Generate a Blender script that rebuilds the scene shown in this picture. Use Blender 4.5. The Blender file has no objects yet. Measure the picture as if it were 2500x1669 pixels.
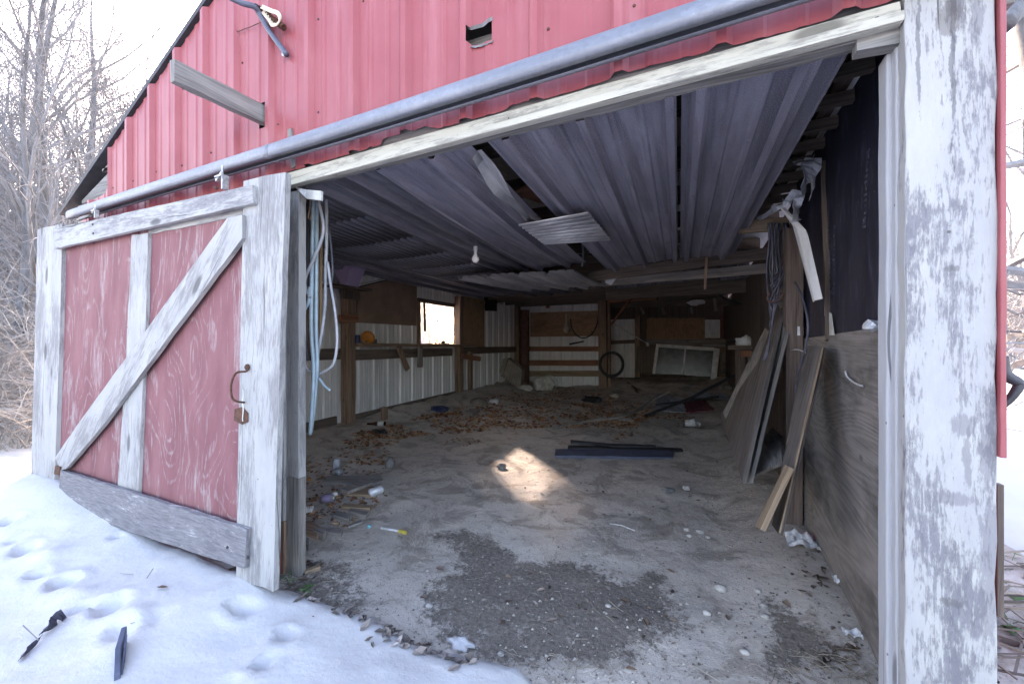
import bpy, bmesh, math, random
from mathutils import Vector, Matrix, noise

random.seed(7)
V = Vector
sc = bpy.context.scene
COL = sc.collection

# ------------------------------------------------------------------ camera
EYE = 1.25                       # eye height, metres; x runs along the barn front, y into the barn
FPX = 965.78                     # focal length in photo pixels (photo 2500 x 1669)
YAW = math.radians(25.129)
CY, SY = math.cos(YAW), math.sin(YAW)
CX, HZ = 1250.0, 841.0           # principal column and horizon row in the photo
cam_d = bpy.data.cameras.new('camera')
cam = bpy.data.objects.new('camera', cam_d)
COL.objects.link(cam)
cam.location = (0, 0, EYE)
cam.rotation_euler = (math.radians(90), 0, YAW)
cam_d.sensor_width = 36.0
cam_d.lens = 36.0 * FPX / 2500.0
cam_d.shift_y = (HZ - 834.5) / 2500.0
cam_d.clip_start = 0.05
cam_d.clip_end = 1500
sc.camera = cam

# ------------------------------------------------------------------ world, sun, exposure
SUN_EL = math.radians(20.5)
SUN_DIR = V((0.715, -0.700, -math.tan(SUN_EL)))     # the way the light travels
w = bpy.data.worlds.new('World')
sc.world = w
w.use_nodes = True
wn = w.node_tree
bg = wn.nodes['Background']
sky = wn.nodes.new('ShaderNodeTexSky')
sky.sky_type = 'NISHITA'
sky.sun_disc = False
sky.sun_elevation = SUN_EL
sky.sun_rotation = math.atan2(-SUN_DIR.x, -SUN_DIR.y)
sky.air_density = 1.0
sky.dust_density = 2.0
sky.ozone_density = 2.5
wn.links.new(sky.outputs[0], bg.inputs[0])
bg.inputs[1].default_value = 0.15
sun_d = bpy.data.lights.new('sun', 'SUN')
sun_d.energy = 2.0
sun_d.angle = math.radians(1.3)
sun_d.color = (1.0, 0.985, 0.965)
sun = bpy.data.objects.new('sun', sun_d)
COL.objects.link(sun)
sun.rotation_euler = SUN_DIR.to_track_quat('-Z', 'Y').to_euler()
sun.location = (-8, 9, 9)
vs = sc.view_settings
vs.view_transform = 'Standard'
vs.look = 'None'
vs.gamma = 1.0
vs.use_curve_mapping = False
vs.exposure = 3.35
vs.use_white_balance = True          # the photographer balanced for open shade
vs.white_balance_temperature = 8400
vs.white_balance_tint = 24
sc.render.engine = 'CYCLES'
cy = sc.cycles
cy.use_denoising = True
cy.max_bounces = 12
cy.diffuse_bounces = 8
cy.glossy_bounces = 4
cy.transparent_max_bounces = 12
cy.caustics_reflective = False
cy.caustics_refractive = False
cy.sample_clamp_indirect = 8.0

# ------------------------------------------------------------------ positions: photo pixel -> point on a real plane
def ray(u, v):
    a = (u - CX) / FPX
    return V((a * CY - SY, a * SY + CY, (HZ - v) / FPX))
O = V((0, 0, EYE))
def aY(u, v, y): d = ray(u, v); return O + d * (y / d.y)
def aX(u, v, x): d = ray(u, v); return O + d * (x / d.x)
def aZ(u, v, z): d = ray(u, v); return O + d * ((z - EYE) / d.z)
def aP(u, v, p, n): d = ray(u, v); return O + d * ((p - O).dot(n) / d.dot(n))
def px_size(p):      # metres covered by one photo pixel at point p
    return (p - O).dot(V((-SY, CY, 0))) / FPX

FY = 1.38            # front siding plane
XL, XR = -4.6, 0.615  # inner faces of the side walls
def sstep(a, b, x):
    t = max(0.0, min(1.0, (x - a) / (b - a))); return t * t * (3 - 2 * t)
def fbm(x, y, z=0.0, o=4):
    return noise.fractal(V((x, y, z)), 1.0, 2.0, o)
def floor_z(x, y):
    z = 0.022 * fbm(x * 1.1, y * 1.1, 3.1) + 0.008 * fbm(x * 5, y * 5, 1.7)
    if y > 1.5:
        k = sstep(1.5, 2.6, y)
        z += k * 0.13 * sstep(-3.1, -4.45, x)
        z += 0.02 * max(0, y - 4.0)
        z += 0.16 * sstep(8.0, 11.0, y) * sstep(-3.2, -1.6, x)
        z += 0.11 * k * sstep(0.0, 0.55, x)
        z += 0.07 * sstep(4.5, 6.5, y) * max(0, fbm(x * 1.6, y * 1.6, 6)) + 0.08 * sstep(-3.9, -4.5, x) * sstep(4, 5, y) * (0.6 + fbm(x * 2, y * 2, 8))
        z += 0.05 * math.exp(-((x + 3.6) ** 2 + (y - 6.9) ** 2) * 2.0)
        z += 0.06 * math.exp(-((x + 2.9) ** 2 + (y - 5.9) ** 2) * 1.2)
    return z
def aF(u, v, dz=0.0):
    z = 0.0
    for _ in range(5):
        p = aZ(u, v, z + dz); z = floor_z(p.x, p.y)
    return aZ(u, v, z + dz)

# ------------------------------------------------------------------ scene bookkeeping
def tag(o, label=None, cat=None, group=None, kind=None):
    if label: o['label'] = label
    if cat: o['category'] = cat
    if group: o['group'] = group
    if kind: o['kind'] = kind
    return o
def thing(name, label, cat, loc=(0, 0, 0), group=None):
    o = bpy.data.objects.new(name, None)
    o.empty_display_size = 0.1
    COL.objects.link(o)
    o.location = loc
    o['wl'] = tuple(loc)
    return tag(o, label, cat, group)
def wloc(o):
    return V(o['wl'])

class MB:
    """collects world-space geometry; build() links it as one mesh object"""
    def __init__(s): s.v = []; s.f = []; s.c = []
    def add(s, vs, fs, col=None):
        b = len(s.v)
        s.v += [V(p) for p in vs]
        for f in fs:
            s.f.append([b + i for i in f]); s.c.append(col)
        return s
    def box(s, c, sx, sy, sz, R=None):
        c = V(c); p = []
        for z in (-.5, .5):
            for x, y in ((-.5, -.5), (.5, -.5), (.5, .5), (-.5, .5)):
                q = V((x * sx, y * sy, z * sz))
                p.append(c + (R @ q if R else q))
        return s.add(p, [(3, 2, 1, 0), (4, 5, 6, 7), (0, 1, 5, 4), (1, 2, 6, 5), (2, 3, 7, 6), (3, 0, 4, 7)])
    def prism(s, pts, d):
        """polygon pts extruded by vector d"""
        n = len(pts); pts = [V(p) for p in pts]; d = V(d)
        nrm = V((0, 0, 0))
        for i in range(n): nrm += (pts[i] - pts[0]).cross(pts[(i + 1) % n] - pts[0])
        if nrm.dot(d) > 0: pts = pts[::-1]
        s.add(pts + [p + d for p in pts], [tuple(range(n)), tuple(range(2 * n - 1, n - 1, -1))] +
              [(i, n + i, n + (i + 1) % n, (i + 1) % n) for i in range(n)])
        return s
    def beam(s, p0, p1, w, t, wdir=(0, 0, 1), n=1, jit=0.0, taper=1.0):
        p0, p1 = V(p0), V(p1); L = (p1 - p0); Ld = L.normalized()
        wd = V(wdir); wd = wd - Ld * wd.dot(Ld)
        if wd.length < 1e-5: wd = Ld.orthogonal()
        wd.normalize(); td = Ld.cross(wd)
        ps = []
        for i in range(n + 1):
            k = i / n; q = p0 + L * k; sc_ = 1 + (taper - 1) * k
            for a, b in ((-1, -1), (1, -1), (1, 1), (-1, 1)):
                j = V((random.uniform(-1, 1), random.uniform(-1, 1), random.uniform(-1, 1))) * jit
                ps.append(q + wd * (a * w / 2 * sc_) + td * (b * t / 2 * sc_) + j)
        fs = [(0, 1, 2, 3), tuple(4 * n + i for i in (3, 2, 1, 0))]
        for i in range(n):
            for k in range(4):
                a, b = 4 * i + k, 4 * i + (k + 1) % 4
                fs.append((a, a + 4, b + 4, b))
        return s.add(ps, fs)
    def tube(s, pts, r, n=6, cap=True, col=None):
        pts = [V(p) for p in pts]; m = len(pts)
        rs = r if isinstance(r, (list, tuple)) else [r] * m
        t = (pts[1] - pts[0]).normalized(); a = t.orthogonal().normalized()
        ps = []
        for i in range(m):
            t2 = (pts[min(i + 1, m - 1)] - pts[max(i - 1, 0)])
            if t2.length < 1e-7: t2 = t
            t2 = t2.normalized()
            a = (a - t2 * a.dot(t2))
            if a.length < 1e-5: a = t2.orthogonal()
            a.normalize(); b = t2.cross(a); t = t2
            for k in range(n):
                an = 2 * math.pi * k / n
                ps.append(pts[i] + (a * math.cos(an) + b * math.sin(an)) * rs[i])
        fs = []
        for i in range(m - 1):
            for k in range(n):
                fs.append((i * n + k, i * n + (k + 1) % n, (i + 1) * n + (k + 1) % n, (i + 1) * n + k))
        if cap and n > 2:
            fs.append(tuple(range(n - 1, -1, -1))); fs.append(tuple((m - 1) * n + k for k in range(n)))
        return s.add(ps, fs, col)
    def lathe(s, base, axis, prof, n=16):
        base = V(base); ax = V(axis).normalized(); a = ax.orthogonal().normalized(); b = ax.cross(a)
        ps = []
        for h, r in prof:
            for k in range(n):
                an = 2 * math.pi * k / n
                ps.append(base + ax * h + (a * math.cos(an) + b * math.sin(an)) * r)
        fs = []
        for i in range(len(prof) - 1):
            for k in range(n):
                fs.append((i * n + k, i * n + (k + 1) % n, (i + 1) * n + (k + 1) % n, (i + 1) * n + k))
        return s.add(ps, fs)
    def blob(s, c, r, seed=0, sq=(1, 1, 1), amp=0.25, sub=1):
        bm = bmesh.new(); bmesh.ops.create_icosphere(bm, subdivisions=sub, radius=1.0)
        ps = []
        for v in bm.verts:
            k = 1 + amp * noise.noise(v.co * 1.7 + V((seed * 3.1, seed * 1.7, 0)))
            ps.append(V(c) + V((v.co.x * sq[0], v.co.y * sq[1], v.co.z * sq[2])) * r * k)
        fs = [[v.index for v in f.verts] for f in bm.faces]
        bm.free()
        return s.add(ps, fs)
    def build(s, name, mat, parent=None, grain=(0, 0, 1), smooth=False, bevel=0.0, solid=0.0, origin=None, uvoff=None):
        if parent is not None: org = wloc(parent)
        elif origin is not None: org = V(origin)
        else:
            xs = [p.x for p in s.v]; ys = [p.y for p in s.v]; zs = [p.z for p in s.v]
            org = V(((min(xs) + max(xs)) / 2, (min(ys) + max(ys)) / 2, min(zs)))
        me = bpy.data.meshes.new(name)
        me.from_pydata([p - org for p in s.v], [], s.f)
        L = V(grain).normalized()
        ou, ov = uvoff if uvoff else (random.uniform(-20, 20), random.uniform(-20, 20))
        uv = me.uv_layers.new(name='UVMap')
        data = [0.0] * (2 * len(me.loops))
        W0 = V((1, 0, 0)) if abs(L.z) > .85 else L.cross(V((0, 0, 1)))
        W0 = (W0 - L * W0.dot(L)).normalized(); W1 = L.cross(W0)
        for po in me.polygons:
            n_ = po.normal
            if abs(n_.dot(L)) > .75: LL, W = W1, W0
            elif abs(n_.dot(W1)) >= abs(n_.dot(W0)): LL, W = L, W0
            else: LL, W = L, W1
            for li in po.loop_indices:
                p = s.v[me.loops[li].vertex_index]
                data[2 * li] = p.dot(LL) + ou; data[2 * li + 1] = p.dot(W) + ov
        uv.data.foreach_set('uv', data)
        if any(c is not None for c in s.c):
            ca = me.color_attributes.new('Col', 'FLOAT_COLOR', 'CORNER')
            for po, c in zip(me.polygons, s.c):
                c = c or (1, 1, 1)
                for li in po.loop_indices: ca.data[li].color = (*c, 1)
        if smooth: me.polygons.foreach_set('use_smooth', [True] * len(me.polygons))
        me.materials.append(mat)
        o = bpy.data.objects.new(name, me)
        COL.objects.link(o)
        if parent is not None: o.parent = parent
        else: o.location = org
        o['wl'] = tuple(org)
        if solid:
            md = o.modifiers.new('solidify', 'SOLIDIFY'); md.thickness = solid
        if bevel:
            md = o.modifiers.new('bevel', 'BEVEL'); md.width = bevel; md.segments = 2; md.limit_method = 'ANGLE'
        return o

def spline(ps, n=8):
    """Catmull-Rom through points"""
    ps = [V(p) for p in ps]; q = [ps[0] * 2 - ps[1]] + ps + [ps[-1] * 2 - ps[-2]]; out = []
    for i in range(1, len(q) - 2):
        p0, p1, p2, p3 = q[i - 1:i + 3]
        for k in range(n):
            t = k / n
            out.append(0.5 * ((2 * p1) + (p2 - p0) * t + (2 * p0 - 5 * p1 + 4 * p2 - p3) * t * t + (3 * p1 - p0 - 3 * p2 + p3) * t ** 3))
    out.append(ps[-1]); return out

def edge(pts, n=10, jit=.0015):
    out = []
    for i, p_ in enumerate(pts):
        q = pts[(i + 1) % len(pts)]
        m = max(1, int((q - p_).length / .09))
        for k_ in range(m):
            r = p_ + (q - p_) * (k_ / m)
            if k_: r = r + V((random.uniform(-1, 1), 0, random.uniform(-1, 1))) * jit
            out.append(r)
    return out

# ------------------------------------------------------------------ materials
class G:
    def __init__(s, name, rough=0.7, metal=0.0, spec=0.4):
        s.m = bpy.data.materials.new(name); s.m.use_nodes = True
        s.t = s.m.node_tree; s.b = s.t.nodes['Principled BSDF']
        s.b.inputs['Roughness'].default_value = rough
        s.b.inputs['Metallic'].default_value = metal
        s.b.inputs['Specular IOR Level'].default_value = spec
    def nd(s, ty, ins=None, out=0, **pr):
        n = s.t.nodes.new(ty)
        for k, v_ in pr.items(): setattr(n, k, v_)
        for k, v_ in (ins or {}).items():
            if isinstance(v_, bpy.types.NodeSocket): s.t.links.new(v_, n.inputs[k])
            else: n.inputs[k].default_value = v_
        return n.outputs[out]
    def uv(s, rnd=True):
        c = s.nd('ShaderNodeTexCoord', out=2)
        if rnd:
            r = s.nd('ShaderNodeObjectInfo', out=5)
            m = s.m_('MULTIPLY', r, 61.0)
            c = s.nd('ShaderNodeVectorMath', {0: c, 1: s.nd('ShaderNodeCombineXYZ', {0: m, 1: m})}, operation='ADD')
        return c
    def pos(s): return s.nd('ShaderNodeNewGeometry', out=0)
    def mp(s, c, sc_=(1, 1, 1), loc=(0, 0, 0)):
        return s.nd('ShaderNodeMapping', {0: c, 1: loc, 3: sc_})
    def ns(s, c, scale=5, det=4, rg=0.55, dist=0.0):
        return s.nd('ShaderNodeTexNoise', {'Vector': c, 'Scale': scale, 'Detail': det, 'Roughness': rg, 'Distortion': dist})
    def vo(s, c, scale=5, out=0, **k): return s.nd('ShaderNodeTexVoronoi', {'Vector': c, 'Scale': scale}, out=out, **k)
    def m_(s, op, a, b=0.0, c=0.0, clamp=False):
        return s.nd('ShaderNodeMath', {0: a, 1: b, 2: c}, operation=op, use_clamp=clamp)
    def st(s, x, a, b):     # smoothstep
        return s.nd('ShaderNodeMapRange', {0: x, 1: a, 2: b, 3: 0.0, 4: 1.0}, interpolation_type='SMOOTHSTEP')
    def mx(s, f, a, b, mode='MIX'):
        n = s.t.nodes.new('ShaderNodeMix'); n.data_type = 'RGBA'; n.blend_type = mode
        for i, x in ((0, f), (6, a), (7, b)):
            if isinstance(x, bpy.types.NodeSocket): s.t.links.new(x, n.inputs[i])
            elif i == 0: n.inputs[0].default_value = x
            else: n.inputs[i].default_value = (*x, 1)
        return n.outputs[2]
    def col(s, c):
        if isinstance(c, bpy.types.NodeSocket): s.t.links.new(c, s.b.inputs['Base Color'])
        else: s.b.inputs['Base Color'].default_value = (*c, 1)
        return s
    def set(s, k, v_):
        if isinstance(v_, bpy.types.NodeSocket): s.t.links.new(v_, s.b.inputs[k])
        else: s.b.inputs[k].default_value = v_
        return s
    def bump(s, h, strength=0.4, dist=0.003):
        o = s.nd('ShaderNodeBump', {'Strength': strength, 'Distance': dist, 'Height': h})
        s.t.links.new(o, s.b.inputs['Normal']); return s

def flat(name, c, rough=0.6, metal=0.0, var=0.25, scale=14.0):
    g = G(name, rough, metal); p = g.pos()
    n = g.ns(p, scale, 5, 0.6)
    k = g.st(n, 0.3, 0.72)
    g.col(g.mx(k, tuple(x * (1 - var) for x in c), tuple(min(1, x * (1 + var)) for x in c)))
    g.bump(g.ns(p, scale * 6, 3), 0.2, 0.001)
    return g.m

def wood(name, dark, light, fine=110, knots=True, bump=0.5, blotch=0.35, rough=0.85):
    g = G(name, rough, spec=0.25); c = g.uv()
    warp = g.ns(g.mp(c, (1.2, 3, 1)), 1.0, 2)
    cw = g.nd('ShaderNodeVectorMath', {0: c, 1: g.nd('ShaderNodeCombineXYZ', {1: g.m_('MULTIPLY', warp, 0.10)})}, operation='ADD')
    f1 = g.ns(g.mp(cw, (3.5, fine, 1)), 1.0, 5, 0.7)
    f2 = g.ns(g.mp(cw, (1.0, fine * 0.25, 1)), 1.0, 4, 0.6)
    bl = g.ns(g.mp(c, (1.5, 5, 1)), 1.0, 4, 0.6)
    k = g.m_('ADD', g.m_('MULTIPLY', f1, 0.55), g.m_('MULTIPLY', f2, 0.45))
    col = g.mx(g.st(k, 0.33, 0.66), dark, light)
    col = g.mx(g.m_('MULTIPLY', g.st(bl, 0.42, 0.75), blotch), col, tuple(x * 0.45 for x in dark))
    crack = g.st(g.ns(g.mp(cw, (0.8, fine * 0.5, 1)), 1.0, 2, 0.5), 0.66, 0.72)
    col = g.mx(g.m_('MULTIPLY', crack, 0.75), col, tuple(x * 0.18 for x in dark))
    if knots:
        kn = g.vo(g.mp(c, (2.2, 6, 1)), 1.0)
        col = g.mx(g.m_('MULTIPLY', g.st(kn, 0.12, 0.05), 0.7), col, tuple(x * 0.3 for x in dark))
    g.col(col)
    g.bump(g.m_('SUBTRACT', k, g.m_('MULTIPLY', crack, 0.6)), bump, 0.004)
    return g.m

def painted(name, paint, paint2, wd, wd2, peel, fine=95, soft=0.05, bump=0.6, blotch=1.0, along=9.0, warpk=.12):
    """old paint flaking off weathered grain; peel: 0.5 = half gone"""
    g = G(name, 0.7, spec=0.3); c = g.uv()
    warp = g.ns(g.mp(c, (1.1, 2.5, 1)), 1.0, 3)
    cw = g.nd('ShaderNodeVectorMath', {0: c, 1: g.nd('ShaderNodeCombineXYZ', {1: g.m_('MULTIPLY', warp, warpk)})}, operation='ADD')
    f1 = g.ns(g.mp(cw, (along * .8, fine, 1)), 1.0, 6, 0.75)
    f2 = g.ns(g.mp(cw, (along, fine * 0.36, 1)), 1.0, 6, 0.72)
    bg_ = g.ns(g.mp(c, (1.6, 5.0, 1)), 1.0, 5, 0.62)
    k = g.m_('ADD', g.m_('ADD', g.m_('MULTIPLY', f1, 0.42), g.m_('MULTIPLY', f2, 0.36)), g.m_('MULTIPLY', bg_, 0.42 * blotch))
    mid = 0.39 + 0.21 * blotch + 0.22 * (0.5 - peel)
    mask = g.st(k, mid - soft, mid + soft)
    wcol = g.mx(g.st(f1, 0.35, 0.65), wd, wd2)
    pcol = g.mx(g.st(g.ns(g.mp(c, (3, 9, 1)), 1.0, 5, 0.7), 0.35, 0.7), paint, paint2)
    col = g.mx(mask, pcol, wcol)
    crack = g.st(g.ns(g.mp(cw, (0.7, fine * 0.42, 1)), 1.0, 2, 0.5), 0.685, 0.72)
    col = g.mx(g.m_('MULTIPLY', crack, 0.8), col, tuple(x * 0.25 for x in wd))
    kn = g.vo(g.mp(c, (1.3, 4.0, 1)), 1.0)
    col = g.mx(g.m_('MULTIPLY', g.st(kn, 0.11, 0.06), 0.75), col, tuple(x * 0.4 for x in wd))
    nail = g.vo(g.mp(c, (9, 9, 1)), 1.0)
    col = g.mx(g.m_('MULTIPLY', g.st(nail, 0.045, 0.03), 0.7), col, (0.06, 0.045, 0.04))
    g.col(col)
    h = g.m_('SUBTRACT', g.m_('ADD', g.m_('MULTIPLY', mask, -0.6), g.m_('MULTIPLY', f1, 0.7)), g.m_('MULTIPLY', crack, 1.0))
    g.bump(h, bump, 0.004)
    return g.m

def plyred(name):
    g = G(name, 0.75, spec=0.3); c = g.uv()
    base = g.ns(g.mp(c, (1.2, 3.6, 1)), 1.0, 1.0, 0.4, 0.5)
    fine = g.ns(g.mp(c, (6, 120, 1)), 1.0, 5, 0.7)
    ring = g.m_('SINE', g.m_('MULTIPLY', g.m_('ADD', base, g.m_('MULTIPLY', fine, 0.015)), 85.0))
    bl = g.ns(g.mp(c, (1.4, 6, 1)), 1.0, 5, 0.65)
    lines = g.st(g.m_('ADD', ring, g.m_('MULTIPLY', g.m_('SUBTRACT', bl, 0.5), 2.6)), 0.66, 1.05)
    brk = g.st(g.ns(g.mp(c, (9, 60, 1)), 1.0, 5, 0.75), 0.40, 0.60)
    peel = g.st(g.m_('ADD', g.m_('MULTIPLY', bl, 0.7), g.m_('MULTIPLY', fine, 0.45)), 0.63, 0.70)
    area = g.nd('ShaderNodeMapRange', {0: g.ns(g.mp(c, (1.1, 2.2, 1), (3, 8, 0)), 1.0, 3, 0.6), 1: 0.38, 2: 0.62, 3: 0.45, 4: 1.0})
    mask = g.m_('MAXIMUM', g.m_('MULTIPLY', g.m_('MULTIPLY', lines, brk), area), g.m_('MULTIPLY', peel, 0.85))
    red = g.mx(g.st(g.ns(g.mp(c, (2, 7, 1)), 1.0, 5, 0.6), 0.3, 0.7), (0.185, 0.067, 0.078), (0.245, 0.103, 0.113))
    grey = g.mx(g.st(fine, 0.35, 0.65), (0.28, 0.23, 0.235), (0.40, 0.355, 0.355))
    col = g.mx(g.m_('MULTIPLY', mask, 0.72), red, grey)
    kn = g.vo(g.mp(c, (1.5, 2.6, 1)), 1.0)
    col = g.mx(g.m_('MULTIPLY', g.st(kn, 0.055, 0.03), 0.8), col, (0.07, 0.035, 0.035))
    col = g.mx(g.m_('MULTIPLY', g.st(fine, 0.58, 0.72), 0.35), col, (0.16, 0.06, 0.07))
    g.col(col)
    g.bump(g.m_('ADD', g.m_('MULTIPLY', mask, -0.5), fine), 0.4, 0.003)
    return g.m

def plywood(name, a, b, lines=90.0, dirt=0.5):
    g = G(name, 0.8, spec=0.25); c = g.uv()
    base = g.ns(g.mp(c, (0.9, 3.6, 1)), 1.0, 1.5, 0.4, 0.4)
    fine = g.ns(g.mp(c, (5, 130, 1)), 1.0, 5, 0.7)
    ring = g.m_('SINE', g.m_('MULTIPLY', g.m_('ADD', base, g.m_('MULTIPLY', fine, 0.02)), lines))
    k = g.m_('ADD', g.m_('MULTIPLY', ring, 0.08), g.m_('MULTIPLY', fine, 0.9))
    col = g.mx(g.st(k, 0.1, 0.65), a, b)
    d = g.ns(g.mp(c, (2, 3, 1)), 1.0, 6, 0.65)
    col = g.mx(g.m_('MULTIPLY', g.st(d, 0.48, 0.7), dirt), col, tuple(x * 0.35 for x in a))
    kn = g.vo(g.mp(c, (2, 3, 1)), 1.0)
    col = g.mx(g.m_('MULTIPLY', g.st(kn, 0.08, 0.04), 0.7), col, tuple(x * 0.3 for x in a))
    g.col(col); g.bump(k, 0.35, 0.003)
    return g.m

def sheetmetal(name, a, b, rough=0.5, metal=0.35, streak=0.6, rust=0.0, spangle=0.3, frost=0.0, grime=0.0):
    g = G(name, rough, metal); c = g.uv()
    n1 = g.ns(g.mp(c, (1.2, 9, 1)), 1.0, 6, 0.65)
    n2 = g.ns(g.mp(c, (3, 20, 1)), 1.0, 5, 0.65)
    col = g.mx(g.st(n1, 0.32, 0.68), a, b)
    sp = g.vo(c, 70.0, out=1)
    spv = g.nd('ShaderNodeSeparateColor', {0: sp})
    col = g.mx(g.m_('MULTIPLY', spv, spangle), col, tuple(x * 0.6 for x in a))
    col = g.mx(g.m_('MULTIPLY', g.st(n2, 0.5, 0.75), streak), col, tuple(x * 0.4 for x in a))
    sc1 = g.st(g.ns(g.mp(c, (14, 14, 1)), 1.0, 8, 0.75), 0.63, 0.69)
    col = g.mx(g.m_('MULTIPLY', sc1, 0.35), col, tuple(min(1, x * 1.6) for x in b))
    if grime:
        gr = g.ns(g.mp(c, (0.5, 9, 1)), 1.0, 6, 0.62); g2 = g.ns(g.mp(c, (1.6, 3.0, 1)), 1.0, 7, 0.7)
        col = g.mx(g.m_('MULTIPLY', g.st(gr, 0.48, 0.62), grime), col, tuple(x * 0.28 for x in a))
        col = g.mx(g.m_('MULTIPLY', g.st(gr, 0.42, 0.30), grime * .7), col, tuple(min(1, x * 1.5) for x in b))
        col = g.mx(g.m_('MULTIPLY', g.st(g2, 0.52, 0.68), grime * .8), col, tuple(x * 0.35 for x in a))
    if rust:
        r = g.st(g.ns(g.mp(c, (3, 5, 1)), 1.0, 7, 0.7), 0.66 - rust * 0.2, 0.74)
        col = g.mx(g.m_('MULTIPLY', r, 0.8), col, (0.085, 0.058, 0.045))
    h = n2
    if frost:
        fr = g.ns(c, 260.0, 3, 0.6)
        col = g.mx(g.m_('MULTIPLY', g.st(fr, 0.45, 0.65), frost), col, tuple(min(1, x * 1.7) for x in b))
    g.col(col); g.bump(g.m_('ADD', g.ns(c, 25, 4), g.m_('MULTIPLY', n2, 0.3)), 0.25, 0.004)
    return g.m

M = {}
M['white_paint'] = painted('white_peeling_paint', (0.32, 0.325, 0.33), (0.38, 0.38, 0.37), (0.12, 0.12, 0.13), (0.24, 0.237, 0.25), 0.38)
M['white_door'] = painted('white_door_paint', (0.32, 0.325, 0.33), (0.375, 0.375, 0.365), (0.16, 0.157, 0.165), (0.25, 0.247, 0.25), 0.38, fine=140, blotch=1.5)
M['post_paint'] = painted('white_post_paint', (0.345, 0.345, 0.35), (0.40, 0.397, 0.385), (0.12, 0.12, 0.138), (0.21, 0.207, 0.225), 0.30, fine=150, blotch=1.8, along=20, warpk=.05)
def post_marks(m, marks):
    """bare patches and splits where this particular board has them (x, z, half width, half height)"""
    nt = m.node_tree; b = nt.nodes['Principled BSDF']; g = G.__new__(G); g.m, g.t, g.b = m, nt, b
    src = b.inputs['Base Color'].links[0].from_socket; p = g.pos()
    n = g.m_('MULTIPLY', g.m_('SUBTRACT', g.ns(g.mp(p, (130, 1, 26)), 1.0, 6, 0.75), 0.5), 5.0); wob = g.m_('MULTIPLY', g.m_('SUBTRACT', g.ns(g.mp(p, (3, 1, 7)), 1.0, 5, 0.7), 0.5), 0.03); sep = g.t.nodes.new('ShaderNodeSeparateXYZ'); g.t.links.new(p, sep.inputs[0])
    col = src
    for x, z, hx, hz, c in marks:
        dx = g.m_('DIVIDE', g.m_('SUBTRACT', g.m_('ADD', sep.outputs[0], wob), x), hx); dz = g.m_('DIVIDE', g.m_('SUBTRACT', sep.outputs[2], z), hz)
        r = g.m_('ADD', g.m_('ADD', g.m_('MULTIPLY', dx, dx), g.m_('MULTIPLY', dz, dz)), n)
        col = g.mx(g.m_('MULTIPLY', g.st(r, 1.3, 0.6), 0.55), col, c)
    g.col(col)
def pm(u, v, du, dv, c=(0.15, 0.145, 0.165)):
    q = aY(u, v, 1.36); k = px_size(q); return (q.x, q.z, du * k, dv * k, c)
post_marks(M['post_paint'], [pm(2325, 1216, 44, 17), pm(2365, 1120, 9, 75), pm(2352, 1040, 22, 30), pm(2330, 120, 5, 250, (.05, .05, .06)), pm(2245, 110, 4, 160, (.06, .06, .07)), pm(2322, 45, 26, 40, (.10, .085, .08)),
    pm(2420, 1080, 20, 130), pm(2417, 1400, 22, 180), pm(2330, 655, 16, 9, (.09, .085, .09)), pm(2318, 1470, 20, 12, (.09, .085, .09)), pm(2330, 1640, 7, 60), pm(2345, 900, 3, 170, (.2, .2, .22)), pm(2390, 40, 12, 60)])
M['grey_board'] = painted('grey_weathered_board', (0.38, 0.38, 0.39), (0.44, 0.435, 0.44), (0.10, 0.10, 0.115), (0.22, 0.215, 0.23), 0.86)
M['jamb_paint'] = painted('smooth_white_paint', (0.36, 0.37, 0.39), (0.41, 0.415, 0.435), (0.3, 0.3, 0.32), (0.42, 0.41, 0.42), 0.10, bump=0.25)
M['cream'] = painted('cream_paint', (0.42, 0.405, 0.345), (0.49, 0.475, 0.415), (0.19, 0.18, 0.155), (0.30, 0.29, 0.26), 0.30, bump=0.3)
M['plyred'] = plyred('faded_red_plywood')
M['grey_wood'] = wood('weathered_grey_wood', (0.10, 0.095, 0.09), (0.30, 0.285, 0.27))
M['silver_wood'] = wood('silvered_wood', (0.12, 0.115, 0.11), (0.31, 0.30, 0.285))
M['brown_wood'] = wood('old_brown_wood', (0.15, 0.095, 0.068), (0.36, 0.25, 0.185))
M['post_brown'] = wood('dull_brown_post', (0.09, 0.065, 0.055), (0.22, 0.165, 0.145))
M['red_wood'] = wood('reddish_stained_wood', (0.19, 0.085, 0.055), (0.37, 0.19, 0.13))
M['dark_wood'] = wood('dark_old_wood', (0.085, 0.066, 0.057), (0.21, 0.165, 0.138))
M['tan_wood'] = wood('sawn_tan_wood', (0.20, 0.14, 0.095), (0.37, 0.275, 0.19))
M['lean_wood'] = wood('dark_rough_board', (0.065, 0.057, 0.054), (0.19, 0.168, 0.156), fine=70, blotch=.6)
M['board_grey'] = wood('grey_board_wood', (0.15, 0.135, 0.125), (0.34, 0.31, 0.29), fine=80)
M['plywood'] = plywood('stained_plywood', (0.14, 0.121, 0.110), (0.29, 0.263, 0.245), lines=130.0, dirt=.7)
M['plybrown'] = plywood('brown_plywood', (0.21, 0.125, 0.075), (0.40, 0.255, 0.165), dirt=0.5)
M['plytan'] = plywood('tan_plywood', (0.22, 0.135, 0.075), (0.42, 0.29, 0.185), dirt=0.35)
M['hardboard'] = flat('brown_hardboard', (0.27, 0.19, 0.145), 0.8, var=0.2, scale=4)
M['galv'] = sheetmetal('galvanised_sheet', (0.70, 0.71, 0.72), (0.82, 0.83, 0.84), 0.5, 0.05, streak=0.28, spangle=.1)
M['galv_dirty'] = sheetmetal('dirty_galvanised_sheet', (0.58, 0.59, 0.60), (0.76, 0.77, 0.78), 0.55, 0.05, streak=0.45, rust=0.12, spangle=.12)
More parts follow.
